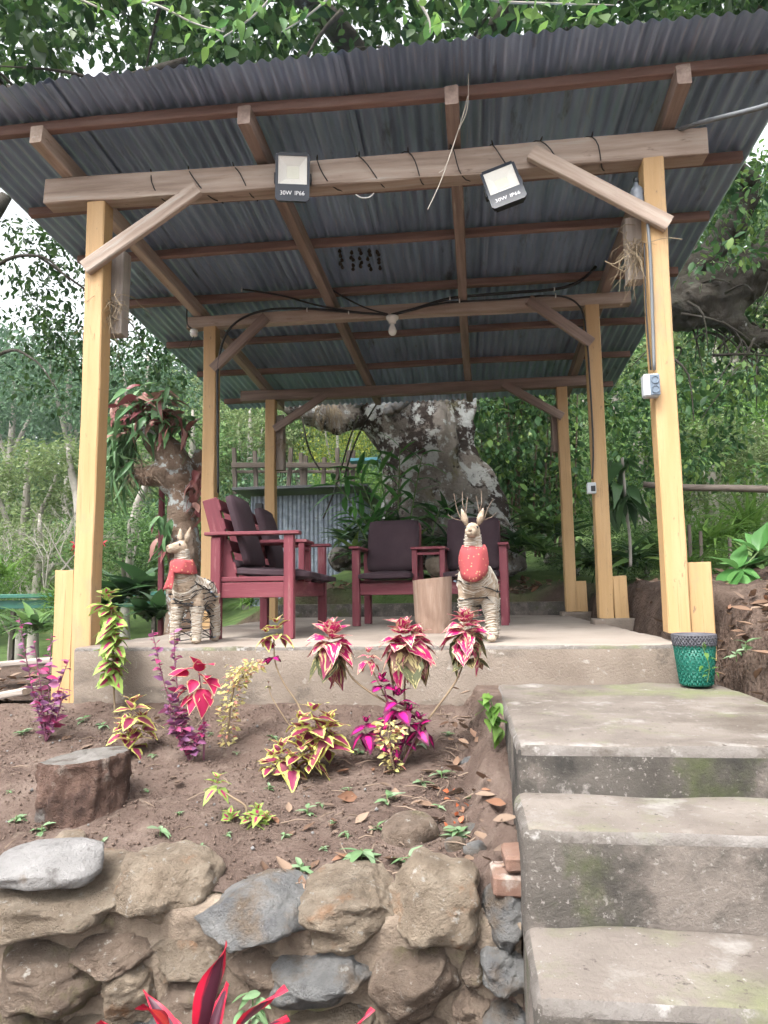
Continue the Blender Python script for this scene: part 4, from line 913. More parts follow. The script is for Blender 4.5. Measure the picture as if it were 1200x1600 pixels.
# ---- tree stump in the bed
c = hit(135, 1280, bed_z); c = Vector((at(135, 1250, c.y+.10).x, c.y, c.z)); t = thing('tree_stump', (c.x, c.y+.10, c.z-.03), 'sawn reddish tree stump with a grey top in the bed', 'stump'); c = Vector(t.location)
b = MB(); V = []; F = []; sg, nh = 96, 22; HS = at(135, 1180, c.y).z-c.z; RS = .5*abs(at(203, 1200, c.y).x-at(68, 1200, c.y).x)*.93
for j in range(nh+1):
    z = HS*j/nh
    for k in range(sg):
        a = 2*math.pi*k/sg; q = Vector((math.cos(a), math.sin(a), 0)); r_ = RS*(.97+.14*fbm(q.x*1.5, q.y*1.5, z*4, 3) + .10*fbm(q.x*5, q.y*5, z*14, 3) + .06*(1-j/nh)**2); r_ *= .98 if j < nh else .94
        V.append((c.x+r_*q.x, c.y+r_*q.y, c.z+z+.012*q.x))
for j in range(nh):
    for k in range(sg): k2 = (k+1) % sg; F.append((j*sg+k, j*sg+k2, (j+1)*sg+k2, (j+1)*sg+k))
b.add(V, F); b.build('bark', 'stump', t, True)
b = MB(); rim_ = V[nh*sg:]; VV = list(rim_); FF = []; rings = 7
for j in range(1, rings+1):
    f = 1-j/rings
    for k in range(sg):
        p_ = Vector(rim_[k]); q = Vector((c.x, c.y, p_.z)); w_ = q.lerp(p_, f); w_.z += .004 - .010*max(0, fbm(w_.x*9, w_.y*9, 3)) - (.02*max(0, fbm(w_.x*14, w_.y*14, 8)) if f < .6 else 0); VV.append(w_)
for j in range(rings):
    for k in range(sg): k2 = (k+1) % sg; FF.append((j*sg+k, j*sg+k2, (j+1)*sg+k2, (j+1)*sg+k))
b.add(VV, FF); b.build('cut_top', 'stumptop', t, True)

# ------------------------------------------------------------------ plants in the bed
LM = {k: leafmesh('leaf', k, nl=9, na=3, width=.70, fold=.10, droop=.32, serr=.07, wav=.014) for k in ('coleus_green', 'coleus_maroon', 'coleus_magenta', 'coleus_pink', 'coleus_dark')}
LM['coleus_red'] = leafmesh('leaf', 'coleus_red', nl=9, na=3, width=.72, fold=.06, droop=.22, serr=.03, shape=.65)
LM['purple'] = leafmesh('leaf', 'purple', nl=6, na=2, width=.5, fold=.1, droop=.2)
LM['weed'] = leafmesh('leaf', 'lf_weed', nl=6, na=2, width=.44, fold=.12, droop=.25, serr=.03)
LM['big'] = leafmesh('leaf', 'lf_big', nl=10, na=3, width=.42, fold=.12, droop=.35, wav=.01)
LM['bright'] = leafmesh('leaf', 'lf_bright', nl=8, na=2, width=.6, fold=.08, droop=.3, shape=.6)
def head(t, c, rad, mk, tiers=4, per=4, flat=.5, name='leaf', under=None):
    """whorls of leaves: small and upright at the top, large and drooping below"""
    c = Vector(c); a0 = rng.random()*6
    for i in range(tiers):
        u = i/max(1, tiers-1); L = rad*(.5+.5*u); el = R(68-(105 if under else 85)*u*(1.1-flat*.4))
        for k in range(per):
            a = a0 + i*.8 + 2*math.pi*k/per + rng.gauss(0,.12); d = Vector((math.cos(a)*math.cos(el), math.sin(a)*math.cos(el), math.sin(el)+rng.gauss(0,.1)))
            key = under if (under and i >= tiers-2 and rng.random() < .6) else mk
            leaf_obj(LM[key], t, c + Vector((0,0,rad*(.32-.55*u))) + d*rad*.08, d, L*rng.uniform(.85, 1.15), rng.gauss(0,.25), name)
def stem(t, pts, r0, r1, mtl='stem', n=5):
    P = catmull(pts, n); b = MB(); b.tube(P, list(np.linspace(r0, r1, len(P))), 6); b.build('stem', mtl, t, True); return P
def plant(name, base, label, cat='plant', group=None): return thing(name, base, label, cat, group)
CG = 'coleus plants in the bed'
def pa(px, py, ref, dy=0): return at(px, py, ref.y+dy)
# tall column of green and pink coleus
q = hit(180, 1118, bed_z); t = plant('coleus', q, 'tall column of green coleus with pink hearts before the left post', group=CG)
P = stem(t, [q, pa(178,1080,q), pa(176,1000,q), pa(172,925,q)], .006, .004)
for i in range(17):
    u = i/16; c = pa(178-8*u+rng.uniform(-6,6), 1058-128*u, q); a0 = rng.random()*6; kk = 5 if i not in (7, 12) else 3
    for k in range(kk):
        a = a0+k*2*math.pi/kk; el = R(rng.uniform(-30, 25)) if i < 15 else R(50); d = Vector((math.cos(a)*math.cos(el), math.sin(a)*math.cos(el), math.sin(el))); leaf_obj(LM['coleus_green'], t, c, d, rng.uniform(.07, .105)*(1.0 if i < 15 else .8), rng.gauss(0,.3))
# airy purple plant at the far left
def sprigs(t, base, tops, n, L, mtl='purple', lean=.6, sm='stem_purple'):
    """thin stems set with small leaves: every stem and its leaves a part"""
    for (tx, ty, dy) in tops:
        e = pa(tx, ty, base, dy); midp = base.lerp(e, .5)+Vector((rng.gauss(0,.02), rng.gauss(0,.02), 0)); P = bez(base, midp, e, 14); b = MB(); b.tube(P, list(np.linspace(.004,.0015,15)), 5); so = b.build('stem', sm, t, True)
        Pn = []; Dn = []; Sn = []
        for i in range(n):
            u = .18+.82*(i/n)**.9; k = min(13, int(u*14)); p = P[k].lerp(P[k+1], u*14-k); a = rng.random()*6.28
            Pn.append(p); Dn.append((math.cos(a), math.sin(a), rng.uniform(-.2,.9))); Sn.append(L*rng.uniform(.5,1.2)*(1.15-.5*u))
        o = link('foliage', scatter_mesh('foliage', np.array([list(p) for p in Pn]), np.array(Dn), np.array(Sn), leaf_geo(4, 1, .6, .12, .2)), None, mtl); attach(o, t)
q = hit(72, 1160, bed_z); t = plant('purple_herb', q, 'spindly purple and magenta herb at the left edge of the bed', group='purple herbs')
sprigs(t, q, [(30,965,.1), (52,1000,0), (80,990,.05), (100,1075,-.02), (108,1030,0), (58,1090,-.05)], 24, .062)
for x, y in ((48,1068), (72,1058), (82,1038), (64,1108), (35,975)): leaf_obj(LM['purple'], t, pa(x, y, q, rng.uniform(-.03,.03)), (rng.gauss(0,1), rng.gauss(0,.5), .2), .06, rng.gauss(0,.5))
# purple basil with a crimson coleus leaning on it
q = hit(297, 1192, bed_z); t = plant('purple_herb', q, 'tall purple herb with two leaning spires before the platform', group='purple herbs')
sprigs(t, q, [(238,985,0), (272,985,.03), (262,1100,-.03), (320,1130,0), (282,1110,.02)], 44, .056)
q2 = q+Vector((.05,.03,0)); t = plant('coleus', q2, 'crimson coleus with cream leaf edges beside the purple herb', group=CG)
stem(t, [q2, pa(318,1120,q2), pa(310,1045,q2)], .005, .003, 'stem_purple')
for x, y, L, dx, dz in ((305,1045,.10,-.8,.2), (315,1040,.11,.9,.35), (300,1066,.09,-.9,-.1), (320,1066,.09,.8,.3), (316,1075,.12,.35,-.8), (305,1062,.08,0,-.3), (312,1050,.08,.1,.9), (293,1075,.07,-.6,-.6), (325,1058,.10,.9,-.2), (318,1058,.09,.5,.5), (296,1052,.09,-.9,.4), (308,1082,.10,-.3,-.9), (322,1085,.08,.8,-.5), (312,1040,.07,-.3,.9), (300,1088,.07,-.8,-.3)):
    leaf_obj(LM['coleus_red'], t, pa(x, y, q2, -.02), (dx, rng.uniform(-.9,-.3), dz), L, rng.gauss(0,.3))
# yellow and pink mound behind the stump
q = hit(205, 1178, bed_z); t = plant('coleus', q, 'drooping yellow and maroon coleus just behind the stump', group=CG); stem(t, [q, pa(205,1150,q), pa(206,1115,q)], .006, .004)
for x, y, rr in ((208,1112,.10), (195,1140,.085), (222,1135,.09), (205,1160,.09)): head(t, pa(x, y, q, rng.uniform(-.03,.03)), rr, 'coleus_maroon', 3, 4)
# spent yellow-pink spike
def spike(t, P, wid, n, L, mtl):
    Pn = []; Dn = []; Sn = []
    for i in range(n):
        u = rng.random()**.8; k = min(len(P)-2, int(u*(len(P)-1))); p = P[k].lerp(P[k+1], u*(len(P)-1)-k); a = rng.random()*6.28; w_ = wid*(.5+.7*u)*rng.random()**.5
        Pn.append((p.x+w_*math.cos(a), p.y+w_*math.sin(a), p.z+rng.gauss(0,.01))); Dn.append((math.cos(a), math.sin(a), rng.uniform(-.5,.8))); Sn.append(L*rng.uniform(.6,1.3))
    o = link('foliage', scatter_mesh('foliage', np.array(Pn), np.array(Dn), np.array(Sn), leaf_geo(3, 1, .6, .12, .3)), None, mtl); attach(o, t)
q = hit(356, 1165, bed_z); t = plant('coleus', q, 'shaggy spike of tiny yellow and pink coleus leaves', group=CG)
P = stem(t, [q, pa(358,1120,q), pa(365,1075,q), pa(375,1045,q)], .007, .004); spike(t, P, .06, 330, .024, 'yellowpink'); P2 = stem(t, [pa(368,1072,q), pa(385,1050,q), pa(402,1035,q)], .004, .003); spike(t, P2, .045, 150, .024, 'yellowpink')
# maroon and yellow mounds, with the tall thin shoots that rise from them
q = hit(475, 1208, bed_z); t = plant('coleus', q, 'low maroon coleus mounds with yellow edges in the middle of the bed', group=CG); stem(t, [q, pa(485,1180,q), pa(495,1125,q)], .007, .004); stem(t, [q, pa(465,1195,q), pa(450,1170,q)], .006, .004)
for x, y, rr, dy in ((490,1128,.115,0), (515,1140,.10,.02), (470,1140,.10,.03), (503,1160,.11,-.02), (440,1180,.085,-.05), (470,1172,.09,-.06), (425,1192,.075,-.04), (488,1185,.08,-.05), (455,1195,.08,-.08)): head(t, pa(x, y, q, dy), rr, 'coleus_maroon', 3, 4, .7)
q3 = q+Vector((.02,.12,.01)); t = plant('coleus', q3, 'thin coleus shoot with small maroon heads left of the pink ones', group=CG)
stem(t, [q3, pa(470,1110,q3), pa(445,1070,q3), pa(430,1035,q3), pa(428,992,q3)], .004, .003); stem(t, [q3, pa(450,1130,q3), pa(425,1090,q3), pa(420,1072,q3)], .003, .002)
head(t, pa(432,985,q3), .085, 'coleus_maroon', 3, 5); head(t, pa(416,995,q3), .05, 'coleus_maroon', 2, 4); head(t, pa(425,1022,q3), .06, 'coleus_magenta', 2, 4); head(t, pa(419,1070,q3), .02, 'coleus_dark', 2, 3)
# variegated pink heads on bare stems
q = hit(628, 1196, bed_z); t = plant('coleus', q, 'leggy coleus with pink and cream heads on bare stems', group=CG)
jn = pa(662,1128,q)
stem(t, [q, jn, pa(600,1095,q), pa(553,1062,q), pa(535,1030,q)], .006, .004); stem(t, [q, pa(640,1150,q), pa(632,1090,q), pa(635,1035,q)], .006, .004); stem(t, [q, pa(655,1145,q), pa(672,1120,q), pa(712,1065,q), pa(726,1028,q)], .006, .004); stem(t, [pa(605,1095,q), pa(588,1060,q), pa(578,1040,q)], .004, .003)
head(t, pa(517,1005,q), .135, 'coleus_pink', 6, 6, .2, under='coleus_dark'); head(t, pa(576,1028,q), .06, 'coleus_pink', 3, 4); head(t, pa(632,1005,q), .145, 'coleus_pink', 6, 6, .2, under='coleus_dark'); head(t, pa(652,1010,q,.03), .11, 'coleus_pink', 4, 5, .2, under='coleus_dark')
head(t, pa(727,985,q), .125, 'coleus_pink', 6, 6, .2, under='coleus_dark'); head(t, pa(735,1020,q), .095, 'coleus_dark', 3, 5, .2)
q4 = q+Vector((.0,-.04,0)); t = plant('coleus', q4, 'dark edged magenta coleus under the pink heads', group=CG); stem(t, [q4, pa(615,1130,q4), pa(600,1075,q4)], .005, .003, 'stem_purple'); stem(t, [q4, pa(650,1150,q4), pa(655,1130,q4)], .005, .003, 'stem_purple')
for x, y, rr, dy in ((598,1068,.06,0), (622,1102,.095,0), (640,1125,.08,.03), (572,1140,.075,0), (655,1135,.075,.02), (590,1160,.06,.04), (630,1155,.07,.04), (608,1125,.07,.05)): head(t, pa(x, y, q4, dy), rr, 'coleus_magenta', 3, 4, .5)
q5 = q+Vector((-.02,-.09,-.01)); t = plant('coleus', q5, 'pale yellow flower spike in front of the magenta coleus', group=CG); P = stem(t, [q5, pa(607,1160,q5), pa(610,1130,q5)], .005, .003); spike(t, P, .05, 190, .026, 'yellowpink')
# little creeping green and pink one
q = hit(378, 1290, bed_z); t = plant('coleus', q, 'small creeping green coleus with pink spots, lowest on the bed', group=CG)
stem(t, [q, pa(385,1262,q), pa(362,1245,q), pa(342,1232,q)], .005, .003); stem(t, [q, pa(400,1275,q), pa(405,1272,q)], .004, .003)
for x, y, rr in ((340,1226,.055), (360,1283,.055), (402,1278,.065), (416,1285,.05), (388,1285,.05)): head(t, pa(x, y, q, 0), rr, 'coleus_green', 3, 4)
# bright green leafy plant by the steps
q = hit(782, 1160, lambda x, y: -.30); t = plant('leafy_weed', q, 'bright green broad-leaved plant beside the landing', group='green weeds'); stem(t, [q, pa(775,1120,q), pa(763,1085,q)], .004, .002, 'stem_green')
for i in range(20):
    u = i/19; leaf_obj(LM['bright'], t, pa(785-22*u+rng.uniform(-16,14), 1150-65*u, q), (rng.gauss(0,.8), rng.gauss(-.5,.4), rng.uniform(-.6,.3)), rng.uniform(.05,.085), rng.gauss(0,.3))
# weeds: a few shared rosettes
def weed(p, s, nL, label, up=.5, key='weed', spread=1):
    t = plant('weed', p, label, 'weed', 'small green weeds'); b = MB(); b.tube([p-Vector((0,0,.01)), p+Vector((0,0,s*.5))], .002, 5); b.build('stem', 'stem_green', t)
    for k in range(nL):
        a = k*2.4+rng.random(); el = rng.uniform(.1, up); leaf_obj(LM[key], t, p+Vector((0,0,s*.5*rng.random())), (math.cos(a), math.sin(a), el), s*rng.uniform(.6,1.1)*spread, rng.gauss(0,.2))
for px, py, s, n_, lb in ((605,1258,.07,6,'weed with wide pale leaves right of the bed centre'), (690,1218,.055,7,'weed right of the yellow flower spike'), (660,1228,.05,6,'weed below the magenta coleus'), (640,1362,.085,9,'rosette of long leaves on top of the round wall stone'), (565,1348,.075,9,'leafy weed just above the middle wall stones'), (715,1312,.06,9,'weed among orange petals near the steps'), (250,1308,.055,6,'weed with four blue-green leaves below the stump'), (315,1330,.03,5,'tiny weed left of the creeping coleus'), (190,1358,.045,8,'weed beside the flat pale stone'), (215,1352,.035,6,'second weed beside the flat pale stone'), (480,1275,.05,7,'weed on bare soil right of the creeping coleus'), (500,1262,.03,5,'tiny weed right of the creeping coleus'), (65,1302,.05,8,'weed at the foot of the stump'), (25,1285,.05,6,'weed at the left edge below the stump'), (425,1155,.045,6,'weed left of the maroon mounds'), (560,1180,.055,7,'weed between the maroon and magenta coleus'), (240,1185,.03,6,'tiny weed right of the stump top'), (130,1130,.05,8,'weed by the tall green column'), (160,1140,.055,7,'pale green weed left of the yellow coleus'), (300,1395,.025,4,'tiny weed over the angular wall stone'), (540,1310,.035,5,'tiny weed above the wall middle'), (655,1170,.045,6,'weed right of the yellow flower spike base'), (355,1310,.025,4,'tiny weed below the creeping coleus'), (470,1365,.05,7,'weed above the grey wall stone'), (35,1150,.05,10,'dusty weed at the left edge of the bed'), (700,1150,.04,5,'weed near the mortar crest'), (120,1450,.02,3,'seedling on the long left wall stone')):
    weed(hit(px, py, bed_z), s, n_, lb)
for px, py in ((520,1290), (590,1300), (505,1330), (445,1310), (280,1275), (160,1320), (230,1240), (420,1235), (545,1240), (610,1320), (685,1265), (735,1250), (370,1180), (330,1150), (15,1240), (90,1100)): weed(hit(px, py, bed_z), rng.uniform(.02,.04), rng.randint(4,7), 'tiny seedling on the bare soil of the bed')
# red cordyline at the very front
q = Vector((at(340, 1720, -2.42).x, -2.40, -1.27)); t = plant('cordyline', q, 'dark cordyline with bright red leaf edges in the foreground', 'plant')
cb = leafmesh('leaf', 'cordyline', nl=14, na=3, width=.20, fold=.25, droop=.10, wav=.016, shape=.85); cr_ = leafmesh('leaf', 'cordyline_red', nl=12, na=3, width=.30, fold=.2, droop=.15, wav=.02)
hub = at(310, 1690, -2.42); stem(t, [q, (q+hub)/2, hub], .014, .010)
for x, y, me, w_, dy in ((350,1492,cb,.0,-.05), (420,1538,cb,.25,.0), (185,1590,cb,.1,-.10), (268,1548,cr_,.4,-.10), (230,1565,cb,.3,.04), (300,1590,cb,.3,-.16), (120,1640,cb,0,0), (460,1640,cb,0,-.1)):
    tip = at(x, y, -2.42+dy); d = tip-hub; leaf_obj(me, t, hub+d.normalized()*.02, d+Vector((0,0,.03)), d.length*1.03, w_)
hub2 = at(500, 1700, -2.42)
for x, y in ((558,1564), (470,1620), (440,1650)): tip = at(x, y, -2.4); d = tip-hub2; leaf_obj(cb, t, hub2, d, d.length*1.03, rng.gauss(0,.3))
stem(t, [q, (q+hub2)/2, hub2], .012, .009)
for k in range(8): a = k*.8; leaf_obj(cb, t, hub, (math.cos(a), math.sin(a), .5), .22, 0)
q = Vector((at(395, 1590, -2.05).x, -2.03, -1.27)); t = plant('leafy_weed', q, 'pale green weed growing up the wall behind the cordyline', group='green weeds'); stem(t, [q, pa(395,1700,q), pa(395,1560,q)], .004, .002, 'stem_green')
for i in range(16): leaf_obj(LM['weed'], t, pa(395+rng.uniform(-20,20), 1550+rng.uniform(0,70), q), (rng.gauss(0,1), -.5, rng.uniform(-.6,.4)), .05, rng.gauss(0,.4))
# broad-leaved plant on the right bank, small vine by the basket
def rosette(name, q, hubs, key, label, cat='plant', group=None):
    t = plant(name, q, label, cat, group)
    for (hp, leaves) in hubs:
        stem(t, [q, (q+hp)/2+Vector((rng.gauss(0,.01),0,0)), hp], .008, .004, 'stem_green')
        for (x, y, dy) in leaves:
            tip = pa(x, y, hp, dy); leaf_obj(LM[key], t, hp, (tip-hp)+Vector((0,0,.06)), (tip-hp).length*1.08, rng.gauss(0,.25))
    return t
q = hit(1150, 960, ground_z, 3); q = Vector((at(1152,940,.6).x, .6, ground_z(at(1152,940,.6).x, .6)))
rosette('broad_leaf_plant', q, [(pa(1152,890,q), [(1110,865,-.1), (1108,915,-.15), (1130,940,-.2), (1148,945,-.25), (1205,905,-.1), (1210,925,-.15), (1160,845,.1), (1190,850,.1), (1120,890,.05), (1215,880,.1)]), (pa(1185,862,q), [(1140,850,0), (1230,850,0), (1200,820,.1), (1165,830,.1)])], 'big', 'big-leaved bright green plant on the right bank')
q = Vector((3.30, -.52, -.19)); t = plant('vine', at(1112,1058,-.55), 'little vine climbing in front of the green basket', 'plant'); stem(t, [at(1105,1066,-.55), at(1108,1040,-.55), at(1098,1010,-.54), at(1102,1003,-.54)], .002, .001, 'stem_green')
for x, y in ((1100,1005), (1103,1020), (1110,1028), (1098,1040), (1112,1045), (1106,1055), (1118,1050), (1100,1050)): leaf_obj(LM['bright'], t, at(x, y, -.55), (rng.gauss(0,1), -.4, rng.gauss(0,.5)), .035, 0)
for i, (px, py) in enumerate(((1165,1005), (1150,1020), (1190,1020), (1185,1040))):
    Y = -.55+.1*i; p_ = at(px, py, Y); weed(Vector((p_.x, Y, p_.z-.03)), .07, 6, ('weed with grey-green leaves on the right bank', 'weed left of another on the right bank', 'weed at the right edge of the photo', 'lowest weed on the right bank')[i])
# ---- clods, pebbles, leaf litter and twigs (uncountable)
def litter(name, spots, n, fn, size, geo, mtl, label, cat, flat=.12):
    Pn = []; Dn = []; Sn = []
    for (x0, x1, y0, y1, wgt) in spots:
        for i in range(int(n*wgt)):
            x, y = rng.uniform(x0, x1), rng.uniform(y0, y1); Pn.append((x, y, fn(x, y)+.006)); a = rng.random()*6.28; Dn.append((math.cos(a), math.sin(a), rng.gauss(0,flat))); Sn.append(size*min(1.6, rng.lognormvariate(-.1,.4)))
    o = link(name, scatter_mesh(name, np.array(Pn), np.array(Dn), np.array(Sn), geo, .35), None, mtl); tag(o, label, cat, kind='stuff')
CLOD = (np.array([(0,0,.5), (.5,0,0), (0,.5,0), (-.5,0,0), (0,-.5,0), (0,0,-.4)], float), np.array([(0,1,2), (0,2,3), (0,3,4), (0,4,1), (5,2,1), (5,3,2), (5,4,3), (5,1,4)]), None)
litter('soil_clods', [(-1.2, 2.25, -1.9, -.3, 1)], 7000, bed_fine, .0085, CLOD, 'clod', 'crumbs and clods of soil scattered over the bed', 'soil', .5)
litter('pebbles', [(-1.2, 2.3, -1.9, -.3, 1)], 150, bed_fine, .012, CLOD, 'stone_pale', 'tiny pale pebbles in the bed', 'pebbles', .5)
DL = leaf_geo(4, 1, .5, .25, -.25)
litter('leaf_litter', [(1.5, 2.28, -1.9, -.9, 1), (-1.2, .7, -1.6, -.4, .35), (-.2, 1.9, -1.7, -.45, .12)], 70, bed_fine, .055, DL, 'deadleaf', 'dry brown leaves lying on the bed', 'dead leaves')
litter('leaf_litter', [(2.10, 2.32, -1.85, -.3, 1)], 40, lambda x, y: bed_z(x, y)+.09, .05, DL, 'deadleaf', 'brown leaves caught along the edge of the steps', 'dead leaves', .3)
litter('leaf_litter', [(3.36, 4.3, -1.3, .0, .8), (3.42, 4.4, 0, 4, .3), (0.0, 3.4, 4.42, 5.4, 1.1), (-2.0, -.15, -.2, 3, .6)], 420, ground_z, .075, DL, 'deadleaf', 'brown fallen leaves heaped on the banks round the shelter', 'dead leaves', .25)
o = bpy.data.objects['leaf_litter']
b = MB()
for i in range(150):
    x, y = (rng.uniform(-1, 2.25), rng.uniform(-1.9, -.35)); 
    if rng.random() < .45: x = rng.uniform(1.7, 2.25)
    a = rng.random()*6.28; L = rng.uniform(.03,.12); p_ = Vector((x, y, bed_fine(x, y)+.008)); e = p_+Vector((math.cos(a)*L, math.sin(a)*L, rng.uniform(0,.02))); b.tube([p_, (p_+e)/2+Vector((rng.gauss(0,.006), rng.gauss(0,.006), .006)), e], [.0026,.0022,.001], 4)
tag(b.build('twigs', 'twig', None), 'thin dry twigs strewn over the bed', 'twigs', kind='stuff')
Pn = np.array([(lambda p: (p.x, p.y, p.z+.01))(hit(rng.uniform(690,770), rng.uniform(1210,1330), bed_z)) for _ in range(26)]); o = link('fallen_petals', scatter_mesh('p', Pn, unit(26), nrs.uniform(.018,.03,26), leaf_geo(3,1,.7,.2,.2)), None, leafmat('orange_petals', [(.42,.10,.04), (.50,.16,.08)], .6, .3)); tag(o, 'orange fallen petals beside the steps', 'petals', kind='stuff')

# ------------------------------------------------------------------ trees and everything behind the shelter
def lerp_r(P, r_, n): return list(np.interp(np.linspace(0,1,n), np.linspace(0,1,len(r_)), r_))
def limb(b, pts, rad, seg=14, n=6):
    P = catmull(pts, n); b.tube(P, lerp_r(P, rad, len(P)), seg); return P
# ---- the giant tree behind the shelter, its limbs and the canopy over the roof
TY = 6.0
bt = thing('giant_tree', (at(700, 860, TY).x, TY, .3), 'giant lichen-spotted tree with a leaning trunk behind the shelter', 'tree'); A = lambda x, y, dy=0: at(x, y, TY+dy)
b = MB()
limb(b, [A(700,880), A(690,800), A(668,730), A(655,650,.1), A(640,560,.2), A(650,440,.4), A(640,300,.5)], [.78,.68,.60,.66,.75,.62,.5])
limb(b, [A(655,690), A(612,640,-.1), A(560,600,-.2), A(490,545,-.3), A(390,470,-.3), A(250,330,0)], [.5,.55,.48,.36,.30,.22])
limb(b, [A(560,640,-.1), A(525,648,-.2), A(470,640,-.4), A(400,610,-.5)], [.34,.26,.17,.09])
b2 = MB(); limb(b2, [A(660,600,.2), A(760,540,.3), A(880,495,.3), A(1000,475,.2), A(1110,470,.1), A(1190,410,0), A(1290,330,0)], [.55,.48,.42,.36,.36,.33,.3])
limb(b2, [A(1110,480,.1), A(1160,515,0), A(1220,545,0)], [.22,.14,.10])
limb(b2, [A(1010,478,.2), A(1060,440,.3), A(1100,400,.3), A(1150,340,.4), A(1180,280,.5)], [.25,.2,.2,.18,.14])
limb(b, [A(690,760), A(735,800,-.2), A(775,850,-.4), A(800,900,-.5)], [.45,.40,.34,.25])
limb(b, [A(650,780), A(620,830,-.3), A(570,865,-.5), A(520,880,-.6)], [.35,.3,.2,.12]); limb(b, [A(735,660), A(725,700), A(745,760), A(770,830)], [.16,.22,.28,.3])
limb(b, [A(742,600,.1), A(735,640), A(712,690)], [.10,.14,.16])
tk = remesh(b, .045, bt, 'trunk', 'bark'); displaced(tk, .12, 1.9, .05, 6, .45)
lb_ = remesh(b2, .04, bt, 'limb', 'bark_dark'); displaced(lb_, .10, 2.5, .05, 8)
for i, (x, y, r_) in enumerate(((620,632,.10), (608,640,.08), (632,626,.07), (560,630,.06))):
    o = link('burl', rock((r_*2, r_*2, r_*2), 300+i, .9, 0, .12, 3), None, 'stone_grey'); o.location = at(x, y, TY-.62); attach(o, tk)
b = MB()
for P, r_ in (([A(300,400,-.5), (-2.5, 4.5, 6.2), (-4.0, 3.5, 6.8), (-5.5, 2.5, 7.0)], [.2,.15,.11,.06]), ([A(640,330,.4), (1.2, 4.0, 6.5), (.4, 2.5, 6.6), (-.6, 1.6, 6.3), (-1.6, 1.2, 6.0)], [.22,.16,.11,.09,.05]), ([A(650,310,.4), (2.4, 4.4, 6.8), (3.4, 2.6, 6.6), (4.6, 1.6, 6.6)], [.2,.15,.1,.05]), ([A(1180,290,.5), (5.2, 4.5, 6.0), (5.6, 3.0, 6.6)], [.13,.09,.04]), ([(-2.5, 4.5, 6.2), (-2.3, 3.0, 5.6), (-1.2, 2.3, 5.35), (-.3, 2.0, 5.3)], [.10,.08,.06,.03]), ([(.4,2.5,6.6), (1.2,1.4,5.9), (1.9,.9,5.4)], [.07,.05,.02])): limb(b, P, r_, 9)
for i in range(36):
    p0 = Vector((rng.uniform(-4,5.5), rng.uniform(1.5,6), rng.uniform(5.6,7.4))); d = Vector((rng.gauss(0,1), rng.gauss(-.2,.8), rng.gauss(0,.35))); limb(b, [p0, p0+d*.5+Vector((0,0,.1)), p0+d*1.1], [.03,.018,.006], 5, 3)
b.build('branches', 'bark_dark', bt, True)
rs = np.random.RandomState(5); cl = []
for i in range(290):
    px, py, Y = rs.uniform(-80, 1280), rs.uniform(-160, 125), rs.uniform(2.0, 8.5); p_ = at(px, py, Y); cl.append((np.array(p_), rs.uniform(.25,.55)*np.array([1,1,.6])))
for i in range(45): cl.append((np.array([rs.uniform(-6,9), rs.uniform(1.5,9), rs.uniform(6.6,9.5)]), rs.uniform(.3,.6)*np.array([1,1,.6])))
o = link('canopy', scatter_mesh('canopy', *blob_leaves(cl, 330, .15, rs, .35, .2), HEX, rs=rs), None, 'lf_canopy'); attach(o, bt); o['kind'] = 'stuff'
# drooping foliage of the right limb
cl = []
for i in range(120):
    px, py = rs.uniform(1040, 1270), rs.uniform(270, 760); Y = rs.uniform(6.5, 8.5) if py < 590 else rs.uniform(5.2, 8)
    if px < 1080 and py < 500: px += 60
    if 640 < py and px > 1120 and rs.rand() < .5: continue
    cl.append((np.array(at(px, py, Y)), rs.uniform(.22,.45)*np.array([1,1,.75])))
for i in range(22): cl.append((np.array(at(rs.uniform(1080, 1260), rs.uniform(240, 420), rs.uniform(4.6, 6))), rs.uniform(.15,.3)*np.array([1,1,.75])))
for i in range(34): cl.append((np.array(at(rs.uniform(940, 1060), rs.uniform(560, 770), rs.uniform(6, 8))), rs.uniform(.2,.4)*np.array([1,1,.75])))
o = link('hanging_foliage', scatter_mesh('hf', *blob_leaves(cl, 780, .092, rs, .5, .15), HEX, rs=rs), None, 'lf_ivy'); attach(o, bt); o['kind'] = 'stuff'
b = MB()
for i in range(46):
    p0 = at(rs.uniform(1050,1230), rs.uniform(420,560), TY+rs.uniform(-.4,.6)); d = Vector((rs.normal(0,.5), rs.normal(-.2,.4), -rs.uniform(.2,1))); limb(b, [p0, p0+d*.5+Vector((.1,0,.1)), p0+d*1.2], [.022,.014,.005], 5, 3)
b.build('twigs', 'bark_dark', bt, True)['kind'] = 'stuff'
# climbers on the right of the trunk
cl = []
for i in range(85):
    px, py = rs.uniform(745, 900), rs.uniform(590, 820); cl.append((np.array(at(px, py, rs.uniform(6.3, 7.6))), rs.uniform(.2,.42)*np.array([1,1,1.1])))
cv = thing('climber', at(800, 850, 7), 'dark curtain of climbing leaves right of the giant trunk', 'climber'); o = link('foliage', scatter_mesh('cl', *blob_leaves(cl, 640, .10, rs, .7, .2), HEX, rs=rs), None, 'lf_ivy'); attach(o, cv); o['kind'] = 'stuff'
b = MB()
for i in range(16): x_ = rng.uniform(750,900); limb(b, [at(x_, 870, 6.9), at(x_+rng.uniform(-12,12), 740, 6.9), at(x_+rng.uniform(-20,20), 600, 6.9)], [.02,.016,.01], 5, 4)
b.build('stems', 'twig', cv, True)
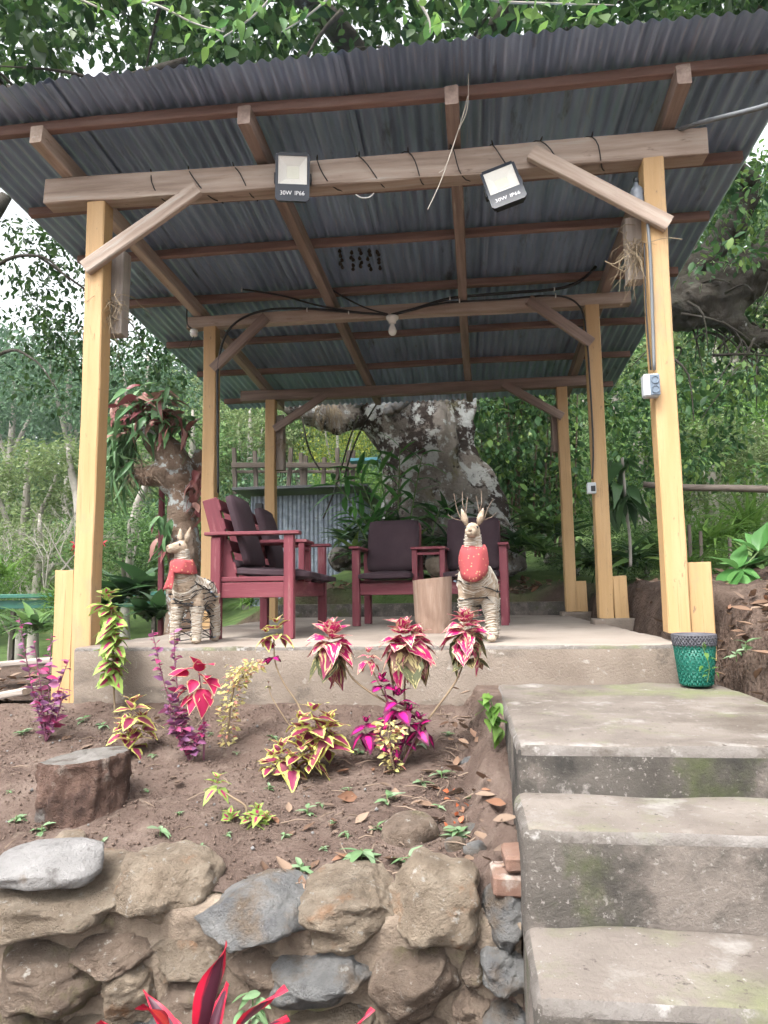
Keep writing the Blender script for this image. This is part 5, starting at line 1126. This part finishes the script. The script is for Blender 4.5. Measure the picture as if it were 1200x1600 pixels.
# grass tuft growing on the left limb
b = MB(); c = A(515,652,-.75)
for i in range(46): p0 = c+Vector((rng.gauss(0,.11), rng.gauss(0,.08), rng.gauss(.12,.06))); L = rng.uniform(.2,.42); dx = rng.gauss(0,.12); b.tube([p0, p0+Vector((dx*.4,-.04,-L*.3)), p0+Vector((dx,-.05,-L))], [.006,.005,.001], 4)
tag(b.build('hanging_grass', 'drygrass', None), 'dry grass hanging from the left limb of the giant tree', 'grass tuft')
b = MB()
for P in ([A(560,650,-.7), A(545,690,-.8), A(525,760,-.9), A(505,810,-1)], [A(608,600,-.8), A(560,680,-.9), A(538,745,-1)], [A(470,640,-.6), A(482,700,-.7), A(500,735,-.7)]): b.tube(catmull(P, 5), .012, 5)
tag(b.build('liana', 'bark_dark', None, True), 'thin dark lianas hanging from the giant tree before the shed', 'liana')

# ---- overhanging fresh twigs above the roof
LM['twig'] = leafmesh('leaf', 'lf_twig', nl=6, na=2, width=.42, fold=.12, droop=.25)
def leafy_twig(path, n, L, label, key='twig', Y=0):
    P = catmull([at(x, y, Y+dy) for x, y, dy in path], 6); t = thing('overhanging_twig', P[0], label, 'twig', 'leafy twigs over the roof'); b = MB(); b.tube(P, list(np.linspace(.016,.004,len(P))), 6); b.build('stem', 'bark_grey', t, True)
    for i in range(n):
        k = rng.randrange(2, len(P)); d = Vector((rng.gauss(0,.8), rng.gauss(-.3,.6), rng.gauss(-.15,.5))); leaf_obj(LM[key], t, P[k]+Vector((rng.gauss(0,.05), rng.gauss(0,.05), rng.gauss(0,.05))), d, L*rng.uniform(.6,1.2), rng.gauss(0,.6))
leafy_twig([(120,-70,0), (190,-10,0), (250,10,0), (300,35,0), (350,50,-.05)], 22, .15, 'leafy twig hanging over the roof at upper left', Y=1.0)
leafy_twig([(480,-60,.2), (430,-10,0), (390,30,0), (330,70,0)], 26, .16, 'leafy twig with long fresh leaves over the roof left of centre', Y=1.1)
leafy_twig([(560,-60,.2), (520,-10,.1), (480,25,0), (440,50,0)], 20, .15, 'leafy twig hanging close beside the long-leaved one', Y=1.4)
leafy_twig([(620,-50,0), (650,-5,0), (670,30,0), (672,52,0)], 9, .15, 'yellowing leaves hanging just above the middle of the eave', 'twig', .6)
leafy_twig([(700,-30,0), (770,0,0), (850,5,0), (960,8,0)], 34, .15, 'vine of broad leaves along the roof edge right of centre', Y=1.0)
leafy_twig([(60,-50,0), (110,-10,.1), (160,15,.1), (180,28,.1)], 10, .13, 'short leafy twig at the top left corner', Y=1.3)

# ---- tree whose leaves hang against the white sky at the left
lt = thing('overhanging_tree', (-5.2, 4.5, -.8), 'tree with loose foliage against the white sky at the left', 'tree'); b = MB()
limb(b, [(-5.2,4.5,-.9), (-5.3,4.6,1.5), (-5.0,4.8,4.2), (-4.2,5.0,6.0)], [.24,.19,.15,.08]); limb(b, [(-5.2,4.7,3), at(-20,430,4.8), at(60,400,4.7), at(110,440,4.6)], [.05,.03,.018,.008]); limb(b, [(-5.3,4.6,2.2), at(-10,560,4.6), at(50,560,4.6), at(90,610,4.5)], [.045,.025,.014,.006]); limb(b, [at(60,400,4.7), at(130,450,5), at(200,500,5.2), at(235,560,5.2)], [.02,.015,.01,.005])
b.build('trunk', 'bark_dark', lt, True); rs = np.random.RandomState(8); cl = []
for px, py, r_ in ((20,400,.22), (70,395,.25), (110,420,.25), (50,440,.28), (95,470,.3), (60,500,.22), (120,510,.28), (30,545,.22), (75,560,.3), (110,575,.28), (50,610,.25), (85,640,.2), (20,590,.25), (190,495,.28), (215,530,.3), (180,540,.25), (240,560,.3), (195,585,.28), (230,600,.25), (110,380,.2), (-30,480,.3), (-40,560,.3), (150,470,.2), (165,620,.2), (10,360,.15), (260,520,.3), (280,545,.3)): cl.append((np.array(at(px, py, rs.uniform(4.4,5.6))), r_*np.array([1,1,.8])))
for i in range(46): cl.append((np.array(at(rs.uniform(25,150), rs.uniform(370,640), rs.uniform(4.6,6.6))), rs.uniform(.16,.30)*np.array([1,1,.8])))
for i in range(22): cl.append((np.array(at(rs.uniform(150,330), rs.uniform(470,600), rs.uniform(5.2,7))), rs.uniform(.16,.30)*np.array([1,1,.8])))
for i in range(40): cl.append((np.array([rs.uniform(-8,-3.6), rs.uniform(3.5,6.5), rs.uniform(4.2,7.5)]), rs.uniform(.3,.5)*np.array([1,1,.7])))
o = link('crown', scatter_mesh('cr', *blob_leaves(cl, 430, .088, rs, .5, .1), HEX, rs=rs), None, 'lf_canopy'); attach(o, lt)

# ---- forest on the hillside
FARC = [crown_mesh('crown', 46, 1.0, .36, 620, .085, 20+i) for i in range(3)]
MIDC = [crown_mesh('crown', 60, 1.0, .30, 1450, .05, 30+i, HEX) for i in range(3)]
for me in FARC+MIDC: me.materials.append(M['lf_far'])
TR = MB(); limb(TR, [(0,0,-1.9), (.03,0,-1), (-.02,.02,-.2), (0,0,.4)], [.11,.08,.06,.02], 7, 3); limb(TR, [(0,0,-.8), (.3,.1,-.2), (.5,.1,.1)], [.05,.035,.01], 5, 3); limb(TR, [(0,0,-.6), (-.3,-.1,-.1), (-.45,-.1,.3)], [.05,.035,.01], 5, 3); TRM = TR.mesh('trunk', True); TRM.materials.append(M['bark_grey'])
def tree(name, p, sx, sz, me, mtl, label, cat='tree', group=None, lift=1.2):
    """p: foot on the ground; crown of half-width sx, half-height sz"""
    t = thing(name, p, label, cat, group, local=True, rz=rng.random()*6.28)
    o = link('crown' if cat == 'tree' else 'foliage', me, t); o.scale = (sx, sx, sz); o.location = (0, 0, sz*lift); o.material_slots[0].link = 'OBJECT'; o.material_slots[0].material = M[mtl]
    o = link('trunk' if cat == 'tree' else 'stem', TRM, t); o.scale = (sx*.8, sx*.8, sz*lift/1.9*1.02); o.location = (0, 0, sz*lift)
    return t
k_ = 0
for row, (d0, d1, n_, s0, s1) in enumerate(((62, 92, 34, 4.5, 6.5), (36, 56, 30, 3.0, 4.6), (22, 32, 22, 2.0, 3.2))):
    for i in range(n_):
        an = R(-42 + 70*(i+rng.uniform(.1,.9))/n_); d = rng.uniform(d0, d1); x, y = CAM.x+d*math.sin(an), CAM.y+d*math.cos(an); s_ = rng.uniform(s0, s1)
        if an < R(-26) and row > 0: s_ *= .7
        tree('forest_tree', (x, y, ground_z(x, y)-.3), s_, s_*rng.uniform(.9,1.25), (FARC if row < 2 else MIDC)[k_ % 3], ('lf_far', 'lf_mid', 'lf_far', 'lf_pale')[k_ % 4] if row else ('lf_far','lf_far','lf_mid')[k_ % 3], ('bluish tree on the distant forested hillside', 'green tree on the middle of the hillside', 'tree at the foot of the hillside behind the garden')[row], group=('distant hillside trees', 'hillside trees', 'trees at the foot of the hill')[row]); k_ += 1
# ---- shrubs: px, py of the middle, depth, half width, half height
def shrub(px, py, Y, sx, sz, mtl, label, v=0, group='shrubs behind the shelter'):
    c = at(px, py, Y); zg = min(ground_z(c.x, Y), c.z-sz*.75); return tree('shrub', (c.x, Y, zg), sx, sz, MIDC[v % 3], mtl, label, 'shrub', group, (c.z-zg)/sz)
SHR = [(110,600,30,3.6,3.4,'lf_far','tall dark bushy growth behind the left front post'), (20,640,34,3.6,3.0,'lf_far','dark bushy growth at the far left edge under the sky'), (40,760,15,2.4,1.5,'lf_pale','pale shrub low at the left edge'), (150,740,14,2.0,1.3,'lf_pale','pale shrub left of the left front post'), (60,850,11,1.8,1.0,'lf_pale','pale yellow-green shrub among bare twigs at the left'), (200,850,10,1.4,1.0,'lf_mid','mid green shrub behind the straw deer at the left'), (-10,900,6.5,.55,.75,'lf_bright','dense bright bush cut by the left edge'), (300,700,17,2.2,1.8,'lf_mid','green shrub behind the pruned tree'), (390,690,19,2.4,2.0,'lf_pale','pale shrub between the left posts'), (470,640,21,2.8,2.4,'lf_mid','green shrub above the shed'), (230,620,24,3.2,2.8,'lf_far','tall bushy tree-like shrub at the left of the pruned tree'),
 (528,690,13,.95,1.15,'lf_yellow','shrub covered in yellow blossom beside the giant trunk'), (545,770,12,1.0,.9,'lf_bright','bright green shrub left of the giant trunk foot'), (850,770,9,.75,.8,'lf_bright','bright green shrub between the right posts'), (800,720,12,1.6,1.8,'lf_dark','dark shrub behind the climbers'), (930,780,10,1.1,.9,'lf_mid','green shrub behind the right middle post'), (1000,700,13,1.8,1.6,'lf_mid','green shrub right of the middle post'), (1110,720,12,1.6,1.3,'lf_pale','sunlit pale shrub right of the front post'), (1190,820,9,1.3,.9,'lf_pale','pale feathery shrub at the right edge'), (1050,840,8,.9,.6,'lf_bright','low bright shrub behind the right front post'), (1180,690,15,2.2,2.0,'lf_bright','tall bright shrub at the right edge'), (980,860,7,.6,.5,'lf_mid','low green shrub at the foot of the dark-leaved plant'), (1120,560,20,3.4,3.0,'lf_pale','pale sunlit tree-like shrub seen through the right limb'), (960,620,22,3.2,3.0,'lf_mid','bushy shrub under the right eave'), (1180,400,26,4.5,4.0,'lf_bright','bright tree-like shrub high at the right edge'), (900,870,5.6,.45,.3,'lf_dark','dark low shrub on the bank behind the right posts'), (1160,870,4.6,.5,.35,'lf_bright','leafy low shrub on top of the right bank'), (1010,890,5,.4,.3,'lf_mid','small shrub behind the right front post foot'), (20,960,4.5,.5,.35,'lf_mid','small green shrub near the green rail at the left')]
for i, a in enumerate(SHR): shrub(*a, v=i)
# bare pale twigs at the left
b = MB()
def branchy(b, p, d, L, r_, depth):
    q = p+d*L; m_ = (p+q)/2+Vector((rng.gauss(0,.06), rng.gauss(0,.06), rng.gauss(0,.06)))*L; b.tube([p, m_, q], [r_, r_*.85, r_*.65], 5)
    if depth:
        for k in range(3): branchy(b, m_.lerp(q, rng.uniform(.2,1)), (d+Vector((rng.gauss(0,.5), rng.gauss(0,.4), rng.gauss(.05,.4)))).normalized(), L*.68, r_*.55, depth-1)
for px, py in ((20,930), (70,930), (120,900)):
    for k in range(3): branchy(b, at(px, py, 7), Vector((rng.gauss(0,.6), rng.gauss(0,.3), 1)).normalized(), .65, .014, 3)
tag(b.build('bare_bush', 'bark_grey', None), 'leafless bush of pale grey twigs at the left', 'bush')
b = MB(); limb(b, [at(125,900,13), at(122,790,13), at(112,740,13), at(106,700,13)], [.14,.11,.09,.05], 8); limb(b, [at(122,780,13), at(135,740,13), at(140,700,13)], [.07,.05,.02], 6); tag(b.build('dead_trunk', 'bark_grey', None, True), 'pale forked bare trunk rising from the shrubs at the far left', 'trunk'); b = MB(); limb(b, [at(205,850,11), at(215,790,11), at(232,750,11)], [.13,.1,.06], 7); tag(b.build('dead_trunk', 'bark_grey', None, True), 'pale leaning bare trunk just left of the pruned tree', 'trunk')

# ---- clumps of strap leaves under the giant tree and at the sides
def clump_mesh(n, L, geo, mtl, seed, up=.9):
    rs = np.random.RandomState(seed); a = rs.rand(n)*6.28; el = rs.uniform(.3, 1.3, n)*up; D = np.stack([np.cos(a)*np.cos(el), np.sin(a)*np.cos(el), np.sin(el)], 1); P = rs.normal(0, .06, (n,3))*[1,1,.3]; me = scatter_mesh('leaves', P, D, L*rs.uniform(.6,1.15,n), geo, .25, rs); me.materials.append(M[mtl]); return me
STRAP = leaf_geo(7, 1, .07, .15, .75, shape=.6); BLADE = leaf_geo(6, 1, .16, .12, .55)
CLM = {'fern': clump_mesh(46, .5, BLADE, 'lf_ivy', 1), 'strap': clump_mesh(50, .55, STRAP, 'lf_dark', 2), 'grass': clump_mesh(70, .42, STRAP, 'lf_bright', 3, 1.1), 'broad': clump_mesh(34, .38, leaf_geo(6,1,.34,.1,.5), 'lf_dark', 4), 'mid': clump_mesh(44, .5, BLADE, 'lf_mid', 6)}
def clump(kind, px, py, Y, s, label, group):
    c = at(px, py, Y); o = link('leafy_clump', CLM[kind], None); o.location = c; o.scale = (s, s, s); o.rotation_euler = (0, 0, rng.random()*6.28); tag(o, label, 'plant', group)
UG = 'leafy clumps under the giant tree'
for i, (k, px, py, Y, s) in enumerate((('fern',560,862,4.75,.9), ('strap',600,858,4.7,1.0), ('fern',650,850,4.8,.9), ('strap',690,845,4.9,1.0), ('fern',545,835,5.2,.9), ('strap',625,830,5.1,1.1), ('fern',590,820,5.3,1), ('strap',720,850,4.9,.9), ('mid',760,850,5,1), ('fern',810,845,5.2,1), ('mid',850,855,5,.9), ('strap',780,820,5.6,1.1), ('fern',700,800,5.4,1), ('mid',840,815,6,1.2), ('fern',870,830,6,1.1))): clump(k, px, py+8, Y, s, 'dark leafy clump on the bank under the giant tree', UG)
for i, (k, px, py, Y, s, lb) in enumerate((('broad',170,950,3.2,1.3,'dark broad-leaved plant left of the straw deer'), ('broad',215,930,3.4,1.4,'dark broad-leaved plant right behind the left straw deer'), ('broad',240,965,2.6,1.0,'dark broad-leaved plant at the platform edge'), ('grass',95,945,3.5,.9,'light green grassy tuft by the green rail'), ('grass',150,965,3,.8,'grassy tuft beside the left front post'), ('mid',60,985,2.2,.8,'leafy plant at the left before the rail'), ('grass',390,945,4.6,.7,'grassy tuft under the left bench'), ('broad',320,940,3.6,.9,'dark plant seen under the left bench'), ('grass',1110,850,5,1.5,'tall grassy tuft on the right bank'), ('grass',1170,830,5.4,1.6,'tall feathery grass tuft at the right edge'), ('mid',1040,870,4.6,1,'leafy plant behind the right front post'), ('mid',910,885,4.4,1,'leafy plant on the bank between the right posts'), ('fern',990,880,4.2,1,'fern on the bank right of the middle post'), ('strap',940,880,4.2,.8,'strap-leaved plant on the bank by the middle post'), ('mid',1190,890,2.6,.9,'leafy plant on the bank behind the big-leaved one'), ('grass',1075,890,3,.7,'grass tuft on the bank by the front post block'), ('grass',0,900,5,1.1,'grassy tuft at the left edge'), ('mid',130,985,2.0,.7,'small leafy plant left of the front post'))): clump(k, px, py, Y, s, lb, 'leafy plants round the shelter')
# ginger-like plants before the trunk
LM['ginger'] = leafmesh('leaf', 'lf_ginger', nl=10, na=2, width=.20, fold=.14, droop=.30)
def ginger(px0, py0, px1, py1, Y, n, L, label):
    p0, p1 = at(px0, py0, Y), at(px1, py1, Y-.15); t = thing('ginger_plant', p0, label, 'plant', 'ginger-like plants before the giant trunk'); P = bez(p0, p0.lerp(p1, .5)+Vector((0,.1,.12)), p1, 10); b = MB(); b.tube(P, list(np.linspace(.014,.006,11)), 6); b.build('stem', 'stem_green', t, True)
    sd_ = (p1-p0).cross(Vector((0,1,0))).normalized()
    for i in range(n):
        u = .2+.8*i/(n-1); k = min(9, int(u*10)); p = P[k].lerp(P[k+1], u*10-k); s = 1 if i % 2 else -1; d = (P[k+1]-P[k]).normalized()*.8 + sd_*s*.8 + Vector((rng.gauss(0,.15), rng.gauss(-.25,.3), rng.gauss(0,.1))); leaf_obj(LM['ginger'], t, p, d, L*rng.uniform(.75,1.1), rng.gauss(0,.3))
for a in ((590,850,520,752,4.9,11,.40,'ginger-like plant leaning left toward the shed'), (600,850,555,735,4.9,12,.40,'ginger-like plant left of the trunk with broad green leaves'), (620,850,625,700,5.0,12,.38,'upright ginger-like plant before the trunk'), (635,850,660,710,5.0,11,.36,'ginger-like plant leaning right before the trunk'), (575,850,540,800,4.8,9,.36,'low ginger-like plant just above the left bench seat'), (610,850,590,720,5.1,11,.36,'tall ginger-like plant among the others before the trunk'), (670,860,690,790,4.9,8,.3,'short ginger-like plant behind the rear bench')): ginger(*a)
# dark-leaved plant on a thin stem between the right posts
LM['dark'] = leafmesh('leaf', 'lf_dark', nl=8, na=2, width=.46, fold=.12, droop=.4)
q = at(985, 885, 3.6); t = thing('dark_leaved_plant', q, 'slender plant with large hanging dark leaves between the right posts', 'plant'); P = catmull([q, at(984,840,3.6), at(978,790,3.6), at(972,715,3.6)], 5); b = MB(); b.tube(P, .016, 7); b.build('stem', 'bark_grey', t, True)
for i in range(26): p_ = at(972+rng.uniform(-18,18), 712+rng.uniform(0,80), 3.6+rng.uniform(-.12,.12)); leaf_obj(LM['dark'], t, p_, (rng.gauss(0,.7), rng.gauss(-.2,.4), rng.uniform(-1,-.1)), rng.uniform(.22,.36), rng.gauss(0,.4))
b = MB(); limb(b, [at(1005,757,4.6), at(1080,762,4.5), at(1150,763,4.4), at(1300,768,4.2)], [.035,.04,.04,.045], 8); tag(b.build('wooden_pole', 'oldwood', None, True), 'horizontal wooden pole behind the right front post', 'pole')
for i, x_ in enumerate((1078, 1095, 1140)):
    p_ = at(x_, 870, 3.2); timber('stake', (p_.x, 3.2, ground_z(p_.x, 3.2)-.05), (p_.x+.01, 3.2, at(x_, 820+10*i, 3.2).z), .03, .03, 'oldwood', None, up=(0,1,0)); tag(bpy.data.objects[-1] if False else [o for o in bpy.data.objects if o.name.startswith('stake')][-1], ('thin stake behind the front post block', 'thin stake left of the big-leaved plant', 'thin stake behind the big-leaved plant')[i], 'stake', 'stakes on the right bank')

# ---- pruned tree with epiphytes
PTY = 2.55
pt = thing('pruned_tree', at(288, 960, PTY), 'pruned tree with epiphytes perched on its stub at the left', 'tree'); A = lambda x, y, dy=0: at(x, y, PTY+dy); b = MB()
limb(b, [A(290,1000), A(288,940), A(288,860), A(284,800), A(286,760), A(272,722,-.05), A(248,690,-.1), A(235,665,-.12)], [.20,.165,.15,.145,.15,.16,.14,.10]); limb(b, [A(276,765), A(252,742,-.1), A(226,745,-.18), A(210,742,-.22)], [.13,.12,.09,.075]); limb(b, [A(290,770), A(305,735,.08), A(312,705,.12)], [.09,.07,.05])
tk = remesh(b, .016, pt, 'trunk', 'bark_brown'); displaced(tk, .02, 5, .008, 18)
b = MB()
for i in range(120):
    p0 = A(224+rng.uniform(-16,18), 735+rng.uniform(-12,14), -.22); d = Vector((rng.gauss(0,.7), rng.gauss(-.3,.4), rng.gauss(-.3,.5))).normalized(); L = rng.uniform(.06,.17); b.tube([p0, p0+d*L*.6, p0+d*L+Vector((0,0,-.03))], [.003,.0022,.001], 3)
o = b.build('dry_roots', 'twig', pt); o['kind'] = 'stuff'
ep = thing('epiphyte', A(235,670,-.1), 'epiphyte with drooping green and maroon leaves on the pruned tree', 'plant')
LE = [leafmesh('leaf', 'lf_epi', nl=9, na=2, width=.34, fold=.12, droop=.55, wav=.01), leafmesh('leaf', 'lf_epired', nl=9, na=2, width=.36, fold=.12, droop=.5, wav=.012), leafmesh('leaf', 'lf_epi', nl=8, na=2, width=.15, fold=.14, droop=.7)]
for i in range(230):
    u = rng.random(); cx, cy = rng.choice(((235,640), (210,635), (255,640), (190,655), (270,655), (240,655), (290,665), (225,620), (250,620), (185,640), (180,670), (205,625), (240,668))); p_ = A(cx+rng.gauss(0,9), cy+rng.gauss(0,9), -.16+rng.gauss(0,.10)); an = rng.random()*6.28
    d = Vector((math.cos(an), math.sin(an)*.8-.25, rng.uniform(-.9,.7))); leaf_obj(LE[1] if rng.random() < .42 else LE[0], ep, p_, d, rng.uniform(.13,.23), rng.gauss(0,.4))
for i in range(110): p_ = A(rng.uniform(165,215), rng.uniform(662,735), -.15+rng.gauss(0,.08)); leaf_obj(LE[2], ep, p_, (rng.gauss(-.3,.4), rng.gauss(-.3,.4), rng.uniform(-1.2,-.4)), rng.uniform(.2,.34), rng.gauss(0,.5))
ep2 = thing('epiphyte', A(305,770,-.15), 'dry brown epiphyte leaves hanging beside the left middle post', 'plant')
for i in range(26): p_ = A(rng.uniform(296,318), rng.uniform(722,800), -.12+rng.gauss(0,.05)); leaf_obj(LE[1], ep2, p_, (rng.gauss(0,.35), rng.gauss(-.4,.3), rng.uniform(-1.2,-.3)), rng.uniform(.12,.2), rng.gauss(0,.6))
ep3 = thing('epiphyte', A(262,850,-.15), 'maroon and green leaves hanging low on the pruned trunk', 'plant')
for i in range(24): p_ = A(rng.uniform(246,270), rng.uniform(800,860), -.17+rng.gauss(0,.05)); leaf_obj(LE[1] if rng.random() < .6 else LE[0], ep3, p_, (rng.gauss(-.2,.4), rng.gauss(-.4,.3), rng.uniform(-1.2,-.4)), rng.uniform(.13,.22), rng.gauss(0,.5))
timber('stake', (A(253,900,.3).x, PTY+.3, -.3), (A(253,760,.3).x, PTY+.3, A(253,760,.3).z), .05, .05, 'red', None, up=(0,1,0)); tag([o for o in bpy.data.objects if o.name.startswith('stake')][-1], 'reddish stake behind the pruned tree', 'stake')

# ---- tin shed and its timber railing
SY = 8.2
s0, s1 = at(392, 850, SY), at(560, 850, SY); zt, zb = at(400, 778, SY).z, .1; shd = thing('tin_shed', ((s0.x+s1.x)/2, SY, zb), 'low shed of grey corrugated tin left of the giant trunk', 'shed')
for i in range(3):
    w_ = (s1.x-s0.x)/3; me = sheet_mesh(w_*1.03, zt-zb+.05, .076, .009); me.materials.clear(); me.materials.append(M['shed']); o = link('wall_sheet', me, None); o.location = (s0.x+w_*(i+.5), SY-.004*i, (zt+zb)/2); o.rotation_euler = (R(90), 0, 0); attach(o, shd)
me = sheet_mesh(1.6, zt-zb, .076, .009); me.materials.clear(); me.materials.append(M['shed'])
for x_ in (s0.x, s1.x): o = link('wall_sheet', me, None); o.location = (x_, SY+.8, (zt+zb)/2); o.rotation_euler = (R(90), 0, R(90)); attach(o, shd)
a0, a1 = at(365, 768, SY-.3), at(575, 766, SY-.3); b = MB(); b.box(((a0.x+a1.x)/2, SY+.6, a0.z), (a1.x-a0.x, 2.0, .05), Matrix.Rotation(R(-2), 3, 'X')); b.build('roof', 'shedroof', shd)
b = MB(); p_ = at(405, 792, SY-.05); b.box(p_, (.12, .08, .12)); b.build('black_box', 'black', shd)
rl = thing('timber_railing', (a0.x, SY-.3, a0.z), 'weathered timber railing standing on the shed roof', 'railing')
for x_, y0, y1 in ((366,700,766), (398,705,758), (455,700,755), (470,708,756), (478,712,755), (507,715,752), (527,700,758), (545,704,758), (552,704,756)):
    c0, c1 = at(x_, y0, SY-.1), at(x_+rng.uniform(-5,5), y1+6, SY-.1); timber('rail_post', c1, c0, .07, .06, 'oldwood', rl, up=(0,1,0))
for y0 in (728, 738): timber('rail', at(362, y0-1, SY-.2 if y0 == 728 else SY+.1), at(566, y0-1, SY-.2 if y0 == 728 else SY+.1), .05, .09 if y0 == 728 else .05, 'oldwood', rl)
b = MB(); a = at(570, 720, SY-.5); b.box(a, (.50, .3, .05)); tag(b.build('blue_board', 'tarp', None), 'pale blue board lying at the right end of the railing', 'board')

# ---- rocks of the back bank, left rail, boards
for i, (px, py, s) in enumerate(((470,935,.22), (500,925,.28), (465,920,.16), (560,945,.24), (590,950,.2), (525,945,.2), (690,885,.3), (640,950,.22), (455,945,.18))):
    p_ = at(px, py, 4.55); o = link('rock', rock((s*1.3, s, s*.85), 400+i, .75, 6, .07, 3), None, ('stone_tan', 'stone_brown', 'stone_grey')[i % 3]); o.location = p_; tag(o, 'stone of the rough row behind the back kerb', 'stone', 'stones behind the back kerb')
gr = thing('green_rail', at(60, 930, 4.0), 'green painted rail on the ground at the left', 'rail'); b = MB(); a, c = at(-60, 933, 4.0), at(330, 926, 4.3); timber('rail', a, c, .12, .05, 'greenrail', gr); timber('rail', a+Vector((0,.02,-.10)), c+Vector((0,.02,-.10)), .03, .10, 'greenrail', gr)
for x_ in (20, 120, 240): p_ = at(x_, 940, 4.1); timber('rail_post', (p_.x, 4.12, -.9), (p_.x, 4.12, p_.z), .05, .05, 'bark_dark', gr, up=(0,1,0))
for i, (x0, y0, x1, y1, Y) in enumerate(((-20,1040,95,1030,.7), (-30,1092,52,1078,-.1))):
    a, c = at(x0, y0, Y), at(x1, y1, Y); timber('old_board', (a.x, Y, a.z), (c.x, Y, c.z), .20, .035, 'greywood', None); tag([o for o in bpy.data.objects if o.name.startswith('old_board')][-1], ('grey board lying behind the purple herb at the left', 'grey board lying at the left edge nearest the bed')[i], 'board', 'boards on the ground')
rf = thing('red_flower', at(120, 870, 5), 'red blossom among the shrubs at the left', 'flower')
for x, y in ((119,855), (122,860), (158,848), (116,850)): 
    p_ = at(x, y, 5); o = link('petals', scatter_mesh('pet', np.array([list(p_)]*9)+nrs.normal(0,.02,(9,3)), unit(9), np.full(9,.07), leaf_geo(3,1,.6,.1,.2)), None, 'redflower'); attach(o, rf)
o = link('stem', MB().tube([at(120,930,5), at(121,890,5), at(120,855,5)], .006, 5).mesh(), rf, 'stem_green')

# ------------------------------------------------------------------ thin valley haze
hz = MB(); hz.box((0, 55, 24), (330, 180, 53), ch=.01)
hm = bpy.data.materials.new('haze_air'); hm.use_nodes = True; hn = hm.node_tree.nodes; hn.clear(); ho_ = hn.new('ShaderNodeOutputMaterial'); pv = hn.new('ShaderNodeVolumePrincipled')
pv.inputs['Color'].default_value = (.80,.88,.95,1); pv.inputs['Density'].default_value = .0006; hm.node_tree.links.new(pv.outputs[0], ho_.inputs['Volume'])
o = link('haze', hz.mesh('haze'), None, hm); tag(o, 'thin pale haze over the valley', kind='stuff')
